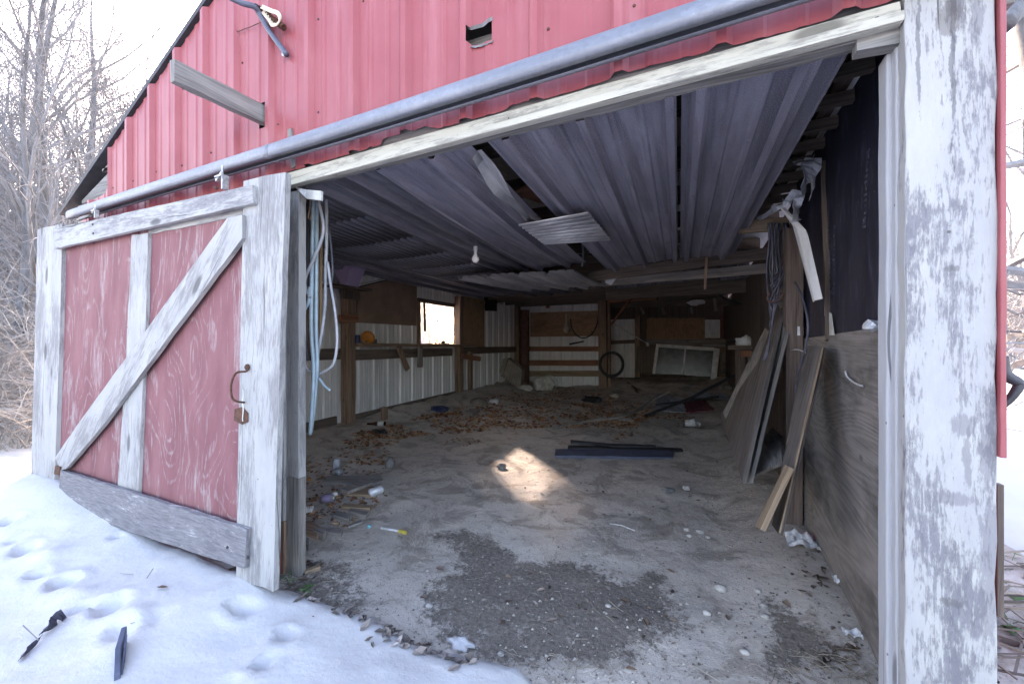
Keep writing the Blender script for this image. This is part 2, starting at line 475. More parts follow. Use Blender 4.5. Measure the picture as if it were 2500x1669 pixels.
M['track'] = sheetmetal('track_steel', (0.19, 0.205, 0.24), (0.28, 0.295, 0.335), 0.5, 0.4, streak=0.35)
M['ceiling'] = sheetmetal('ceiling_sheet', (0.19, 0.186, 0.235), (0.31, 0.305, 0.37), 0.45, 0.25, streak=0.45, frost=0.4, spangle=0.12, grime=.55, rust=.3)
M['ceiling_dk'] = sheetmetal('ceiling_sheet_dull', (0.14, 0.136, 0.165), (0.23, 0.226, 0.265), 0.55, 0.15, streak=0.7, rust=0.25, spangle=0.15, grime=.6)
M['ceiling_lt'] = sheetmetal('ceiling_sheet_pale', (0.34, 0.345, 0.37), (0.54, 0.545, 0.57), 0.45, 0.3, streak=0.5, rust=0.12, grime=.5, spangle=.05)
M['roof'] = flat('dark_roof_edge', (0.035, 0.035, 0.042), 0.6)
M['black'] = flat('black_rubber', (0.018, 0.018, 0.021), 0.55)
M['dkmetal'] = flat('dark_iron', (0.05, 0.052, 0.06), 0.5, 0.4)
M['conduit'] = flat('slate_blue_plastic', (0.085, 0.095, 0.135), 0.45)
M['rust'] = flat('rusted_iron', (0.10, 0.045, 0.03), 0.85, 0.1, 0.4, 40)
M['rustpipe'] = flat('rust_painted_pipe', (0.13, 0.065, 0.055), 0.7, 0.1, 0.25, 9)
M['zinc'] = flat('zinc_hanger', (0.42, 0.43, 0.44), 0.4, 0.5, 0.35, 50)
M['white'] = flat('white_plastic', (0.55, 0.55, 0.56), 0.5, var=0.28, scale=40)
M['offwhite'] = flat('off_white_plastic', (0.50, 0.50, 0.47), 0.55, var=0.25, scale=10)
M['bucket'] = flat('dusty_white_plastic', (0.55, 0.54, 0.50), 0.6, var=0.3, scale=9)
M['hose'] = flat('pale_blue_tubing', (0.33, 0.45, 0.52), 0.35, var=0.15)
M['hose2'] = flat('grey_tubing', (0.38, 0.40, 0.44), 0.4, var=0.2)
M['hosedk'] = flat('dark_tubing', (0.08, 0.09, 0.11), 0.45)
M['wire'] = flat('dark_cable', (0.10, 0.10, 0.135), 0.5)
M['cream_cable'] = flat('cream_cable', (0.66, 0.60, 0.46), 0.5, var=0.1)
M['foam'] = flat('mauve_foam', (0.27, 0.22, 0.36), 0.85, var=0.12, scale=5)
M['foil'] = sheetmetal('torn_foil', (0.42, 0.45, 0.50), (0.70, 0.73, 0.78), 0.45, 0.3, streak=0.2, spangle=0.1)
M['orange'] = flat('orange_plastic', (0.45, 0.17, 0.03), 0.4)
M['blue'] = flat('blue_plastic', (0.05, 0.13, 0.35), 0.4)
M['navy'] = flat('navy_label', (0.025, 0.035, 0.10), 0.4)
M['teal'] = flat('turquoise_plastic', (0.10, 0.38, 0.42), 0.4)
M['yellow'] = flat('yellow_plastic', (0.45, 0.36, 0.08), 0.5)
M['crate'] = flat('grey_brown_plastic', (0.27, 0.24, 0.21), 0.65, var=0.2, scale=6)
M['felt'] = flat('grey_felt', (0.17, 0.15, 0.14), 0.95, var=0.5, scale=35)
M['cloth'] = flat('pale_cloth', (0.46, 0.41, 0.34), 0.9, var=0.2)
M['paper'] = flat('white_paper', (0.70, 0.71, 0.72), 0.8, var=0.1)
M['pinkprint'] = flat('pink_print', (0.55, 0.20, 0.30), 0.7)
M['stone'] = flat('pale_pebble', (0.42, 0.40, 0.37), 0.8, var=0.25, scale=30)
M['rock'] = flat('grey_rock', (0.16, 0.16, 0.16), 0.85, var=0.3, scale=20)
M['slate'] = flat('slate_blue_rubber', (0.075, 0.09, 0.14), 0.6, var=0.2)
M['bark_piece'] = flat('dark_bark_piece', (0.055, 0.055, 0.08), 0.9, var=0.4, scale=25)
M['tire'] = M['black']
M['sash'] = flat('sash_white', (0.66, 0.67, 0.68), 0.6, var=0.2, scale=8)
M['pillow'] = flat('faded_red_sheet', (0.22, 0.07, 0.085), 0.8, var=0.3)
M['tarp'] = flat('pale_blue_sheet', (0.36, 0.40, 0.46), 0.7, var=0.25)
M['print'] = flat('white_print', (0.13, 0.14, 0.20), 0.7, var=0.45, scale=30)
M['bulb'] = flat('milk_glass', (0.74, 0.75, 0.76), 0.15, var=0.03)
M['ivy'] = flat('green_leaf', (0.075, 0.17, 0.055), 0.6, var=0.35, scale=20)
M['dirtmound'] = flat('dirt_mound', (0.17, 0.145, 0.12), 0.95, var=0.3, scale=9)

g = G('brown_glass', 0.08); g.col((0.10, 0.03, 0.012)); g.set('Transmission Weight', 0.5); M['amber'] = g.m
g = G('window_glass', 0.12); g.col((0.9, 0.93, 0.95)); g.set('Transmission Weight', 1.0); g.set('Alpha', 0.22); M['glass'] = g.m
g = G('dusty_glass', 0.25); g.col(g.mx(g.st(g.ns(g.pos(), 6, 5), 0.4, 0.65), (0.03, 0.035, 0.042), (0.075, 0.08, 0.09))); M['dustglass'] = g.m
g = G('bottle_plastic', 0.15); g.col((0.35, 0.37, 0.40)); g.set('Transmission Weight', 0.35); M['clear'] = g.m

g = G('milky_film', 0.4)      # old plastic sheeting: scatters daylight through
nt_ = g.t; tb_ = nt_.nodes.new('ShaderNodeBsdfTranslucent'); tr_ = nt_.nodes.new('ShaderNodeBsdfTransparent'); m1 = nt_.nodes.new('ShaderNodeMixShader'); m2 = nt_.nodes.new('ShaderNodeMixShader')
tb_.inputs[0].default_value = (.30, .34, .41, 1); g.col((.6, .62, .64)); m1.inputs[0].default_value = .7; m2.inputs[0].default_value = .30
out_ = nt_.nodes['Material Output']; nt_.links.new(g.b.outputs[0], m1.inputs[1]); nt_.links.new(tb_.outputs[0], m1.inputs[2]); nt_.links.new(m1.outputs[0], m2.inputs[1]); nt_.links.new(tr_.outputs[0], m2.inputs[2]); nt_.links.new(m2.outputs[0], out_.inputs[0]); M['film'] = g.m

# red ribbed siding
g = G('red_painted_siding', 0.42, 0.0, 0.4); p = g.pos()
a = g.ns(g.mp(p, (6, 6, 0.8)), 1.0, 6, 0.65); b = g.ns(p, 2.2, 5, 0.6); c_ = g.ns(p, 60, 4, 0.7)
col = g.mx(g.st(b, 0.3, 0.7), (0.29, 0.058, 0.066), (0.325, 0.080, 0.087))
col = g.mx(g.m_('MULTIPLY', g.st(a, 0.48, 0.74), 0.42), col, (0.46, 0.20, 0.215))
col = g.mx(g.m_('MULTIPLY', g.st(c_, 0.66, 0.74), 0.30), col, (0.16, 0.06, 0.06))
g.col(col); g.set('Roughness', g.nd('ShaderNodeMapRange', {0: a, 3: 0.32, 4: 0.55}))
g.bump(g.m_('ADD', g.ns(g.mp(p, (1, 1, 0.4)), 3.0, 3), g.m_('MULTIPLY', c_, 0.05)), 0.25, 0.02); M['red'] = g.m

# navy sheathing board
g = G('navy_sheathing', 0.55, 0.0, 0.4); c = g.uv()
n1 = g.ns(g.mp(c, (1.5, 7, 1)), 1.0, 6, 0.65); n2 = g.ns(c, 38, 6, 0.75); n3 = g.ns(g.mp(c, (5, 22, 1)), 1.0, 6, 0.7)
col = g.mx(g.st(n1, 0.35, 0.75), (0.016, 0.017, 0.030), (0.034, 0.036, 0.058))
col = g.mx(g.m_('MULTIPLY', g.st(n3, 0.50, 0.72), 0.5), col, (0.13, 0.14, 0.21))
col = g.mx(g.m_('MULTIPLY', g.st(n2, 0.655, 0.69), 0.8), col, (0.30, 0.28, 0.28))
g.col(col); g.bump(n1, 0.2, 0.004); M['navyboard'] = g.m

# dirt floor, damp where the attribute says the soil is wet
g = G('dirt', 0.95, spec=0.2); p = g.pos()
d1 = g.ns(p, 1.3, 6, 0.6); d2 = g.ns(p, 11, 9, 0.74); d3 = g.ns(p, 55, 6, 0.75); d4 = g.vo(p, 120.0)
dry = g.mx(g.st(d1, 0.3, 0.7), (0.49, 0.435, 0.382), (0.61, 0.55, 0.492))
dry = g.mx(g.m_('MULTIPLY', g.st(d2, 0.5, 0.7), 0.6), dry, (0.27, 0.22, 0.178))
dry = g.mx(g.m_('MULTIPLY', g.st(d3, 0.56, 0.68), 0.7), dry, (0.15, 0.12, 0.098))
dry = g.mx(g.m_('MULTIPLY', g.st(d4, 0.20, 0.10), g.m_('MULTIPLY', g.st(d2, 0.42, 0.6), 0.55)), dry, (0.52, 0.49, 0.46))
d5 = g.ns(g.mp(p, (1, 1, 1), (5, 2, 0)), 3.4, 7, 0.68, 0.6)
dry = g.mx(g.m_('MULTIPLY', g.st(d5, 0.49, 0.60), 0.75), dry, (0.30, 0.255, 0.215))
dry = g.mx(g.m_('MULTIPLY', g.st(d5, 0.40, 0.28), 0.5), dry, (0.56, 0.52, 0.475))
wet = g.mx(g.st(d3, 0.35, 0.7), (0.25, 0.215, 0.185), (0.12, 0.104, 0.09))
wet = g.mx(g.m_('MULTIPLY', g.st(g.vo(p, 90.0), 0.16, 0.08), 0.5), wet, (0.40, 0.37, 0.34))
att = g.nd('ShaderNodeAttribute', attribute_name='damp', out=2)
dm = g.m_('ADD', att, g.m_('MULTIPLY', g.m_('SUBTRACT', g.m_('ADD', g.m_('MULTIPLY', d2, 0.6), g.m_('MULTIPLY', d3, 0.4)), 0.5), 4.2))
g.col(g.mx(g.st(dm, 0.25, 0.85), dry, wet))
g.set('Roughness', g.nd('ShaderNodeMapRange', {0: dm, 1: 0.4, 2: 0.9, 3: 0.95, 4: 0.72}))
g.bump(g.m_('ADD', g.m_('ADD', g.m_('ADD', d2, g.m_('MULTIPLY', d5, 1.6)), g.m_('MULTIPLY', d3, 0.30)), g.m_('MULTIPLY', g.st(d4, 0.25, 0.05), 0.25)), 0.8, 0.016); M['dirt'] = g.m

g = G('snow', 0.55, spec=0.35); p = g.pos()
s1 = g.ns(p, 5, 5, 0.6); s2 = g.ns(p, 140, 4, 0.7)
g.col(g.mx(s1, (0.53, 0.53, 0.535), (0.565, 0.565, 0.565)))
g.set('Subsurface Weight', 0.0)
g.bump(g.m_('ADD', g.m_('ADD', g.ns(p, 12, 6, 0.6), g.m_('MULTIPLY', g.ns(p, 45, 6, 0.65), 0.2)), g.m_('MULTIPLY', s2, 0.14)), 0.38, 0.02); M['snow'] = g.m

g = G('bark', 0.9, spec=0.2); c = g.pos()
n1 = g.ns(g.mp(c, (9, 9, 2.0)), 1.0, 6, 0.7); rnd = g.nd('ShaderNodeObjectInfo', out=5)
col = g.mx(g.st(n1, 0.3, 0.7), (0.075, 0.075, 0.08), (0.19, 0.19, 0.20))
col = g.mx(g.m_('MULTIPLY', rnd, 0.35), col, (0.17, 0.16, 0.155))
g.col(col); g.bump(n1, 0.6, 0.02); M['bark'] = g.m
M['twig'] = flat('twig', (0.20, 0.195, 0.20), 0.9, var=0.3, scale=3)
M['brush'] = flat('dry_stem', (0.26, 0.24, 0.225), 0.9, var=0.35, scale=4)
g = G('dead_leaf', 0.8, spec=0.2); vc = g.nd('ShaderNodeVertexColor', layer_name='Col'); g.col(vc); M['leaf'] = g.m
g = G('straw', 0.85); g.col(g.nd('ShaderNodeVertexColor', layer_name='Col')); M['straw'] = g.m

# ------------------------------------------------------------------ ground: dirt inside and at the threshold, snow outside
def poly_sd(p, poly):
    """signed distance to polygon, positive outside"""
    x, y = p; d = 1e9; ins = False; n = len(poly)
    for i in range(n):
        ax, ay = poly[i]; bx, by = poly[(i + 1) % n]
        ex, ey = bx - ax, by - ay; wx, wy = x - ax, y - ay
        t = max(0, min(1, (wx * ex + wy * ey) / (ex * ex + ey * ey + 1e-12)))
        d = min(d, math.hypot(wx - ex * t, wy - ey * t))
        if (ay > y) != (by > y) and x < (bx - ax) * (y - ay) / (by - ay) + ax: ins = not ins
    return -d if ins else d
def pxpoly(pts): return [tuple(aZ(u, v, 0.0)[:2]) for u, v in pts]

damp1 = pxpoly([(1022, 1300), (1115, 1284), (1160, 1290), (1192, 1308), (1256, 1324), (1272, 1345), (1298, 1362), (1375, 1361), (1425, 1371),
                (1464, 1384), (1502, 1401), (1545, 1396), (1571, 1381), (1604, 1378), (1652, 1412), (1664, 1477), (1690, 1524), (1664, 1560),
                (1550, 1640), (1200, 1640), (1040, 1560), (1010, 1440), (1090, 1395), (1100, 1340)])
damp2 = pxpoly([(1856, 1464), (1907, 1490), (1960, 1530), (2010, 1575), (2100, 1660), (1900, 1680), (1855, 1617), (1850, 1540)])
def damp_at(x, y):
    if y > 3.2: return 0.0
    a = 1 - sstep(-0.17, 0.08, poly_sd((x, y), damp1) + 0.05 * fbm(x * 7, y * 7, 9))
    b = 1 - sstep(-0.13, 0.07, poly_sd((x, y), damp2) + 0.05 * fbm(x * 8, y * 8, 4))
    c = 0.70 * (1 - sstep(1.02, 1.50, y + 0.25 * fbm(x * 2, y * 2, 6) + 0.45 * sstep(-0.3, 0.1, x) - 0.35 * sstep(-1.2, -1.8, x)))
    return max(a, b, c)

def lines(segs):
    out = []
    for a, b, s in segs:
        n = max(1, round((b - a) / s))
        out += [a + (b - a) * i / n for i in range(n)]
    out.append(segs[-1][1]); return out
def grid(name, xs, ys, fz, mat, keep=None, attr=None):
    me = bpy.data.meshes.new(name); nx, ny = len(xs), len(ys)
    vs_ = [(x, y, fz(x, y)) for y in ys for x in xs]; fs = []
    for j in range(ny - 1):
        for i in range(nx - 1):
            if keep is None or keep((xs[i] + xs[i + 1]) / 2, (ys[j] + ys[j + 1]) / 2):
                fs.append((j * nx + i, j * nx + i + 1, (j + 1) * nx + i + 1, (j + 1) * nx + i))
    me.from_pydata(vs_, [], fs)
    if attr:
        at = me.attributes.new(attr[0], 'FLOAT', 'POINT')
        at.data.foreach_set('value', [attr[1](v_[0], v_[1]) for v_ in vs_])
    me.polygons.foreach_set('use_smooth', [True] * len(me.polygons))
    me.materials.append(mat); o = bpy.data.objects.new(name, me); COL.objects.link(o)
    o['kind'] = 'structure'; return o
grid('dirt_floor', lines([(-4.7, 1.6, 0.035)]), lines([(-1.6, 5.0, 0.035), (5.0, 12.6, 0.10)]), floor_z, M['dirt'], attr=('damp', damp_at))

apron = [(-2.4, 1.6), (-2.4, 1.25), (-1.90, 1.25)] + pxpoly([(694, 1450), (740, 1462), (800, 1490), (850, 1512), (905, 1522), (960, 1560), (1020, 1592), (1090, 1612), (1180, 1645), (1270, 1672)]) + \
        [(-0.35, 0.10), (0.10, -1.2), (1.25, -1.2), (1.05, 0.9), (0.80, 1.38), (0.80, 1.6)]
door_top, door_bot = (1.26, 2.12), (1.20, 0.13)      # (y, z) of the door face: it hangs a little out at the foot
def door_y(z): return door_bot[0] + (door_top[0] - door_bot[0]) * (z - door_bot[1]) / (door_top[1] - door_bot[1])
snow_px = [(-60, 1170), (75, 1173), (140, 1184), (205, 1226), (300, 1278), (400, 1328), (520, 1377), (600, 1392), (640, 1412), (672, 1440), (720, 1470)]
drift = [(aY(u, v, 1.2).x, aY(u, v, 1.2).z) for u, v in snow_px]
def drift_z(x):
    if x <= drift[0][0]: return drift[0][1]
    for (a, za), (b, zb) in zip(drift, drift[1:]):
        if x <= b: return za + (zb - za) * (x - a) / (b - a)
    return 0.04
prints = [(22, 1285, .09, .05), (33, 1318, .06, .035), (62, 1335, .10, .05), (92, 1382, .075, .05), (155, 1398, .11, .075), (120, 1350, .09, -.03), (195, 1425, .12, -.03),
          (270, 1462, .12, .06), (205, 1462, .08, .04), (283, 1313, .05, .035), (330, 1485, .12, -.025), (300, 1520, .10, .035), (380, 1500, .09, .02),
          (590, 1465, .09, .05), (560, 1480, .07, -.02), (700, 1515, .07, .04), (645, 1585, .06, .045), (545, 1635, .08, .03), (45, 1125, .07, .03), (40, 1080, .08, .03)]
PR = []
for u, v, r, d in prints:
    q = aZ(u, v, 0.12); PR.append((q.x, q.y, r * random.uniform(.55, .8), r * 0.42, d * .8, random.uniform(-0.6, 0.6)))
def snow_z(x, y):
    sd = poly_sd((x, y), apron) if (-5 < x < 3 and -4 < y < 3) else 5.0
    e = sd + 0.045 * fbm(x * 4, y * 4, 2) + 0.035 * fbm(x * 17, y * 17, 5)
    th = -0.05 + 0.115 * sstep(-0.11, 0.06, e)
    z = th + 0.05 * fbm(x * 0.5, y * 0.5, 8, 3) * sstep(0.5, 3, abs(x) + abs(y)) + 0.012 * fbm(x * 2.2, y * 2.2, 1.3) + 0.005 * fbm(x * 9, y * 9, 4.3) + 0.022 * max(-0.6, fbm(x * 1.3, y * 1.6, 7.7, 3))
    if x < -1.5 and e > 0 and y < 3:
        near = math.exp(-((y - 1.2) / 0.42) ** 2) if y < 1.2 else (math.exp(-((y - 1.2) / 0.06) ** 2) if x > -4.75 else 1.0)
        z += max(0, drift_z(x) - 0.06) * near * sstep(-1.62, -2.0, x) * (1 - sstep(1.6, 3.0, y)) * sstep(-9, -6, x)
    z += 0.10 * sstep(-2.5, -7.0, x)
    for px_, py_, ra, rb, d, an in PR:
        dx, dy = x - px_, y - py_
        if abs(dx) < 0.35 and abs(dy) < 0.35:
            ex = (dx * math.cos(an) + dy * math.sin(an)) / ra; ey = (-dx * math.sin(an) + dy * math.cos(an)) / rb
            r2 = ex * ex + ey * ey
            z -= d * math.exp(-r2 * r2 * 1.2) - abs(d) * 0.28 * math.exp(-(math.sqrt(r2) - 1.45) ** 2 * 6)
    far = math.hypot(x, y)
    z += sstep(20, 90, far) * 0.9 * fbm(x * 0.02, y * 0.02, 3, 3)
    return z
def snow_keep(x, y):
    if -4.62 < x < 0.72 and y > 1.44 and y < 12.4: return False
    if -5 < x < 3 and -4 < y < 3 and poly_sd((x, y), apron) < -0.24: return False
    return True
gx = lines([(-600, -120, 60), (-120, -30, 10), (-30, -10, 1.2), (-10, -5.2, 0.16), (-5.2, 0.9, 0.03), (0.9, 3.0, 0.08), (3.0, 10, 0.35), (10, 40, 2), (40, 160, 15), (160, 600, 60)])
gy = lines([(-600, -120, 60), (-120, -20, 10), (-20, -3, 1.0), (-3, -0.3, 0.10), (-0.3, 1.62, 0.03), (1.62, 6, 0.15), (6, 16, 0.4), (16, 50, 2), (50, 160, 12), (160, 600, 60)])
grid('snow_ground', gx, gy, snow_z, M['snow'], keep=snow_keep)

# ------------------------------------------------------------------ the barn
barn = thing('barn', 'old barn with faded red ribbed metal gable front and wide open doorway', 'barn', (-1.95, FY, 0))
RP = 0.3065                                   # rib pitch of the sheets
def prof_xs(s0, s1, phase, extra=0.0):
    P = RP; offs = [(-.032, 0), (-.014, .023), (.014, .023), (.032, 0), (P / 3 - .018, 0), (P / 3 - .008, .004), (P / 3 + .008, .004), (P / 3 + .018, 0),
                    (2 * P / 3 - .018, 0), (2 * P / 3 - .008, .004), (2 * P / 3 + .008, .004), (2 * P / 3 + .018, 0)]
    pts = []
    k0 = math.floor((s0 - phase) / P) - 1; k1 = math.ceil((s1 - phase) / P) + 1
    for k in range(k0, k1 + 1):
        pts += [(phase + k * P + a, o) for a, o in offs]
    def at(s):
        for (a, oa), (b, ob) in zip(pts, pts[1:]):
            if a <= s <= b: return oa + (ob - oa) * (s - a) / (b - a + 1e-9)
        return 0.0
    xs = [s0] + [a for a, _ in pts if s0 + 1e-4 < a < s1 - 1e-4] + [s1]
    if extra:
        full = []
        for a, b in zip(xs, xs[1:]):
            n = max(1, int((b - a) / extra)); full += [a + (b - a) * i / n for i in range(n)]
        xs = full + [s1]
    return xs, at
def sheet(mb, s0, s1, lo, hi, Mp, phase=0.0, extra=0.0, holes=None, hdiv=1, wave=None):
    """ribbed sheet between lo(s) and hi(s); Mp(s, h, out) -> point; holes(s) -> (h0, h1) or None"""
    if wave:
        per, amp = wave; n = max(2, int((s1 - s0) / per * 6)); xs = [s0 + (s1 - s0) * i / n for i in range(n + 1)]
        at = lambda s: amp * (1 + math.sin(2 * math.pi * s / per))
    else: xs, at = prof_xs(s0, s1, phase, extra)
    lo = lo if callable(lo) else (lambda s, v_=lo: v_); hi = hi if callable(hi) else (lambda s, v_=hi: v_)
    for a, b in zip(xs, xs[1:]):
        oa, ob = at(a), at(b)
        spans = [(lo(a), lo(b), hi(a), hi(b))]
        if holes:
            h = holes((a + b) / 2)
            if h:
                ha, hb = holes(a) or h, holes(b) or h
                spans = [(lo(a), lo(b), ha[0], hb[0]), (ha[1], hb[1], hi(a), hi(b))]
        for l0, l1, u0, u1 in spans:
            if u0 - l0 < 0.002 and u1 - l1 < 0.002: continue
            for k in range(hdiv):
                t0, t1 = k / hdiv, (k + 1) / hdiv
                mb.add([Mp(a, l0 + (u0 - l0) * t0, oa), Mp(b, l1 + (u1 - l1) * t0, ob), Mp(b, l1 + (u1 - l1) * t1, ob), Mp(a, l0 + (u0 - l0) * t1, oa)], [(0, 1, 2, 3)])
def roofline(x):
    xm = -1.94
    return 3.63 - 0.4755 * abs(x - xm)

# front siding, panel by panel
ph = -1.774
hole_px = [(1142, 71, 108), (1150, 74, 112), (1165, 70, 112), (1180, 66, 108), (1192, 55, 104), (1203, 50, 98)]
hx = [(aY(u, a, FY).x, aY(u, b, FY).z, aY(u, a, FY).z) for u, a, b in hole_px]
bxa, bxb = aY(640, 280, FY).x, aY(652, 280, FY).x
def siding_hole(x):
    if hx[0][0] <= x <= hx[-1][0]:
        for (a, l0, u0), (b, l1, u1) in zip(hx, hx[1:]):
            if a <= x <= b:
                t = (x - a) / (b - a); return (l0 + (l1 - l0) * t, u0 + (u1 - u0) * t)
    if bxa - 0.012 <= x <= bxb + 0.02:
        return (aY(645, 312, FY).z + 0.01 * fbm(x * 60, 1), aY(645, 250, FY).z)
    return None
def sid_low(x):
    if x < -1.99: return 0.04
    base = 2.152 + 0.006 * sstep(-1.9, -1.2, x) + 0.003 * fbm(x * 6, 0.3) + 0.005 * max(0, fbm(x * 31, 2.2))
    base += 0.024 * sstep(-1.31, -1.29, x) * sstep(-.98, -1.06, x) + 0.012 * math.exp(-((x + 0.62) / 0.05) ** 4) + 0.010 * math.exp(-((x + 0.15) / 0.16) ** 2)
    return base
def sid_high(x): return roofline(x) - 0.012 + (0.004 if abs(((x - ph) / RP + .5) % 1 - .5) < 0.12 else 0)
k = -7
while True:
    x0, x1 = ph + RP * k - 0.04, ph + RP * (k + 3) - 0.04 + .025
    if x0 > 0.70: break
    mb = MB(); dy = 0.0015 * (k % 2)
    sheet(mb, max(x0, -3.90), min(x1, 0.70), sid_low, sid_high, lambda s, h, o, d=dy: V((s, FY - 0.002 - d - o, h)), ph, 0.011, siding_hole)
    mb.build('siding_panel', M['red'], barn); k += 3
mb = MB(); sheet(mb, -4.40, -3.905, 0.04, lambda x: 2.36 + 0.1 * (x + 4.2), lambda s, h, o: V((s, FY + 0.006 - o, h)), ph, 0.02)
mb.build('siding_panel', M['red'], barn)
for (u0, a0, b0), (u1, a1, b1) in zip(hole_px, hole_px[1:]):
    for v0, v1, sg in ((a0, a1, -1), (b0, b1, 1)):
        P0, P1 = aY(u0, v0, FY - .004), aY(u1, v1, FY - .004)
        MB().prism(edge([P0, P1, P1 + V((0, -.004, -sg * .012)), P0 + V((0, -.006, -sg * .010))], jit=.001), (0, .0015, 0)).build('bent_rim', M['rock'], barn)
# screws
for kk in range(-7, 9):
    for z, dx in ((2.40, .055), (2.86, .06), (3.30, .05)):
        x = ph + RP * kk + dx + random.uniform(-.008, .008); z += random.uniform(-.02, .02)
        if z > roofline(x) - 0.08 or x < -3.88 or siding_hole(x) or random.random() < .25: continue
        mb = MB(); mb.lathe((x, FY - 0.0015, z), (0, -1, 0), [(0, .0055), (.004, .0055), (.006, .003), (.006, 0)], 8); mb.build('screw', M['dkmetal' if random.random() < .6 else 'rust'], barn)
# gable boards left of the metal
for (z0, z1, xa) in ((2.18, 2.37, -4.52), (2.373, 2.58, -4.45), (2.583, 2.78, -4.1)):
    pts = [(xa, FY + .02, z0), (-3.86, FY + .02, z0), (-3.86, FY + .02, min(z1, roofline(-3.86) - .04)), (max(xa, -4.53), FY + .02, min(z1, roofline(max(xa, -4.53)) - .04))]
    MB().prism(pts, (0, .025, 0)).build('gable_board', M['silver_wood'], barn, grain=(1, 0, 0))
# roof slopes
for sgn, xe in ((-1, -4.72), (1, 0.86)):
    mb = MB(); zr = 3.63; ze = roofline(xe)
    for y0, y1 in ((1.355, 12.2),):
        mb.prism([(-1.94, y0, zr), (xe, y0, ze), (xe, y0, ze + .035), (-1.94, y0, zr + .035)], (0, y1 - y0, 0))
    mb.build('roof', M['roof'], barn)
    MB().prism([(-1.94, 1.46, zr - .004), (xe, 1.46, ze - .004), (xe, 1.46, ze - .010), (-1.94, 1.46, zr - .010)], (0, 10.6, 0)).build('roof_bounce_sheet', M['galv_dirty'], barn, grain=(0, 1, 0))  # added pale sheet under the roof, reflects light into the back bay
# lintel behind, cream header face, end block
MB().beam((-2.05, 1.415, 2.19), (0.70, 1.415, 2.19), 0.21, 0.045, n=14, jit=.002).build('lintel', M['grey_wood'], barn, grain=(1, 0, 0))
hl, hr = aY(699, 457, 1.36), aY(2206, 53, 1.36); tl, tr = aY(698, 423, 1.36), aY(2198, 2, 1.36)
mb = MB(); mb.prism([hl, hr, tr, tl], (0, 0.026, 0)); mb.build('header_board', M['cream'], barn, grain=(1, 0, 0.01), bevel=0.003)
mb = MB(); mb.prism([hl + V((0, -.008, 0)), hr + V((0, -.008, 0)), hr + V((0, -.008, .026)), hl + V((0, -.008, .026))], (0, 0.0075, 0)); mb.build('header_lip', M['cream'], barn, grain=(1, 0, 0.01), bevel=0.003)
e0, e1 = aY(2092, 92, 1.385), aY(2203, 62, 1.385)
MB().prism([e0, e1, e1 + V((0, 0, -.045)), e0 + V((0, 0, -.036))], (0, .04, 0)).build('lintel_end', M['silver_wood'], barn, grain=(1, 0, 0))
MB().prism([aY(1240, 287, 1.3515) + V((0, 0, -.004)), aY(1243, 287, 1.3515) + V((0, 0, -.004)), aY(1243, 287, 1.3515), aY(1240, 287, 1.3515)], (0, .001, 0)).build('nail_hole', M['black'], barn)
q = aY(2141, 48, 1.3585)
MB().lathe(q, (0, -1, 0), [(0, .007), (.001, .007), (.001, 0)], 10).build('bolt_hole', M['black'], barn)
# right jamb and broad corner post board
def vboard(name, x0, x1, y, t, z0, z1, mat, bev=.003, jit=.0015, n=24):
    mb = MB(); ps = []; fs = []
    for i in range(n + 1):
        z = z0 + (z1 - z0) * i / n; j = lambda: random.uniform(-jit, jit)
        ps += [V((x0 + j(), y, z)), V((x1 + j(), y, z)), V((x1 + j(), y + t, z)), V((x0 + j(), y + t, z))]
    fs = [(3, 2, 1, 0), tuple(4 * n + i for i in range(4))]
    for i in range(n):
        for k_ in range(4):
            a, b = 4 * i + k_, 4 * i + (k_ + 1) % 4; fs.append((a, b, b + 4, a + 4))
    mb.add(ps, fs); return mb.build(name, mat, barn, bevel=bev)
xa, xb = aY(2211, 900, 1.36).x, aY(2434, 900, 1.36).x
vboard('corner_post', xa, xb, 1.36, .05, -.02, 2.37, M['post_paint'], jit=.0035)
vboard('jamb_trim', aY(2188, 900, 1.40).x, xa + .012, 1.402, .05, -.02, 2.06, M['jamb_paint'], bev=.004)
vboard('jamb_trim', aY(2166, 900, 1.425).x, aY(2190, 900, 1.425).x, 1.428, .06, -.02, 2.055, M['jamb_paint'], bev=.005)
vboard('corner_trim', xb + .001, xb + .012, 1.350, .06, 0.98, 2.36, M['red'], bev=.002, jit=.0008)
# left jamb beside the door
jx = aY(699, 900, 1.42).x, aY(729, 900, 1.42).x
vboard('jamb_board', jx[0], jx[1], 1.42, .045, 0.54, 2.07, M['white_door'])
vboard('jamb_board', jx[0], jx[1], 1.4205, .045, -.02, 0.54, M['grey_wood'])
vboard('jamb_strip', jx[0] - .05, jx[0] - .001, 1.405, .05, 0.30, 2.06, M['white_paint'])
vboard('jamb_strip', jx[0] - .05, jx[0] - .001, 1.407, .05, -.02, 0.297, M['brown_wood'])
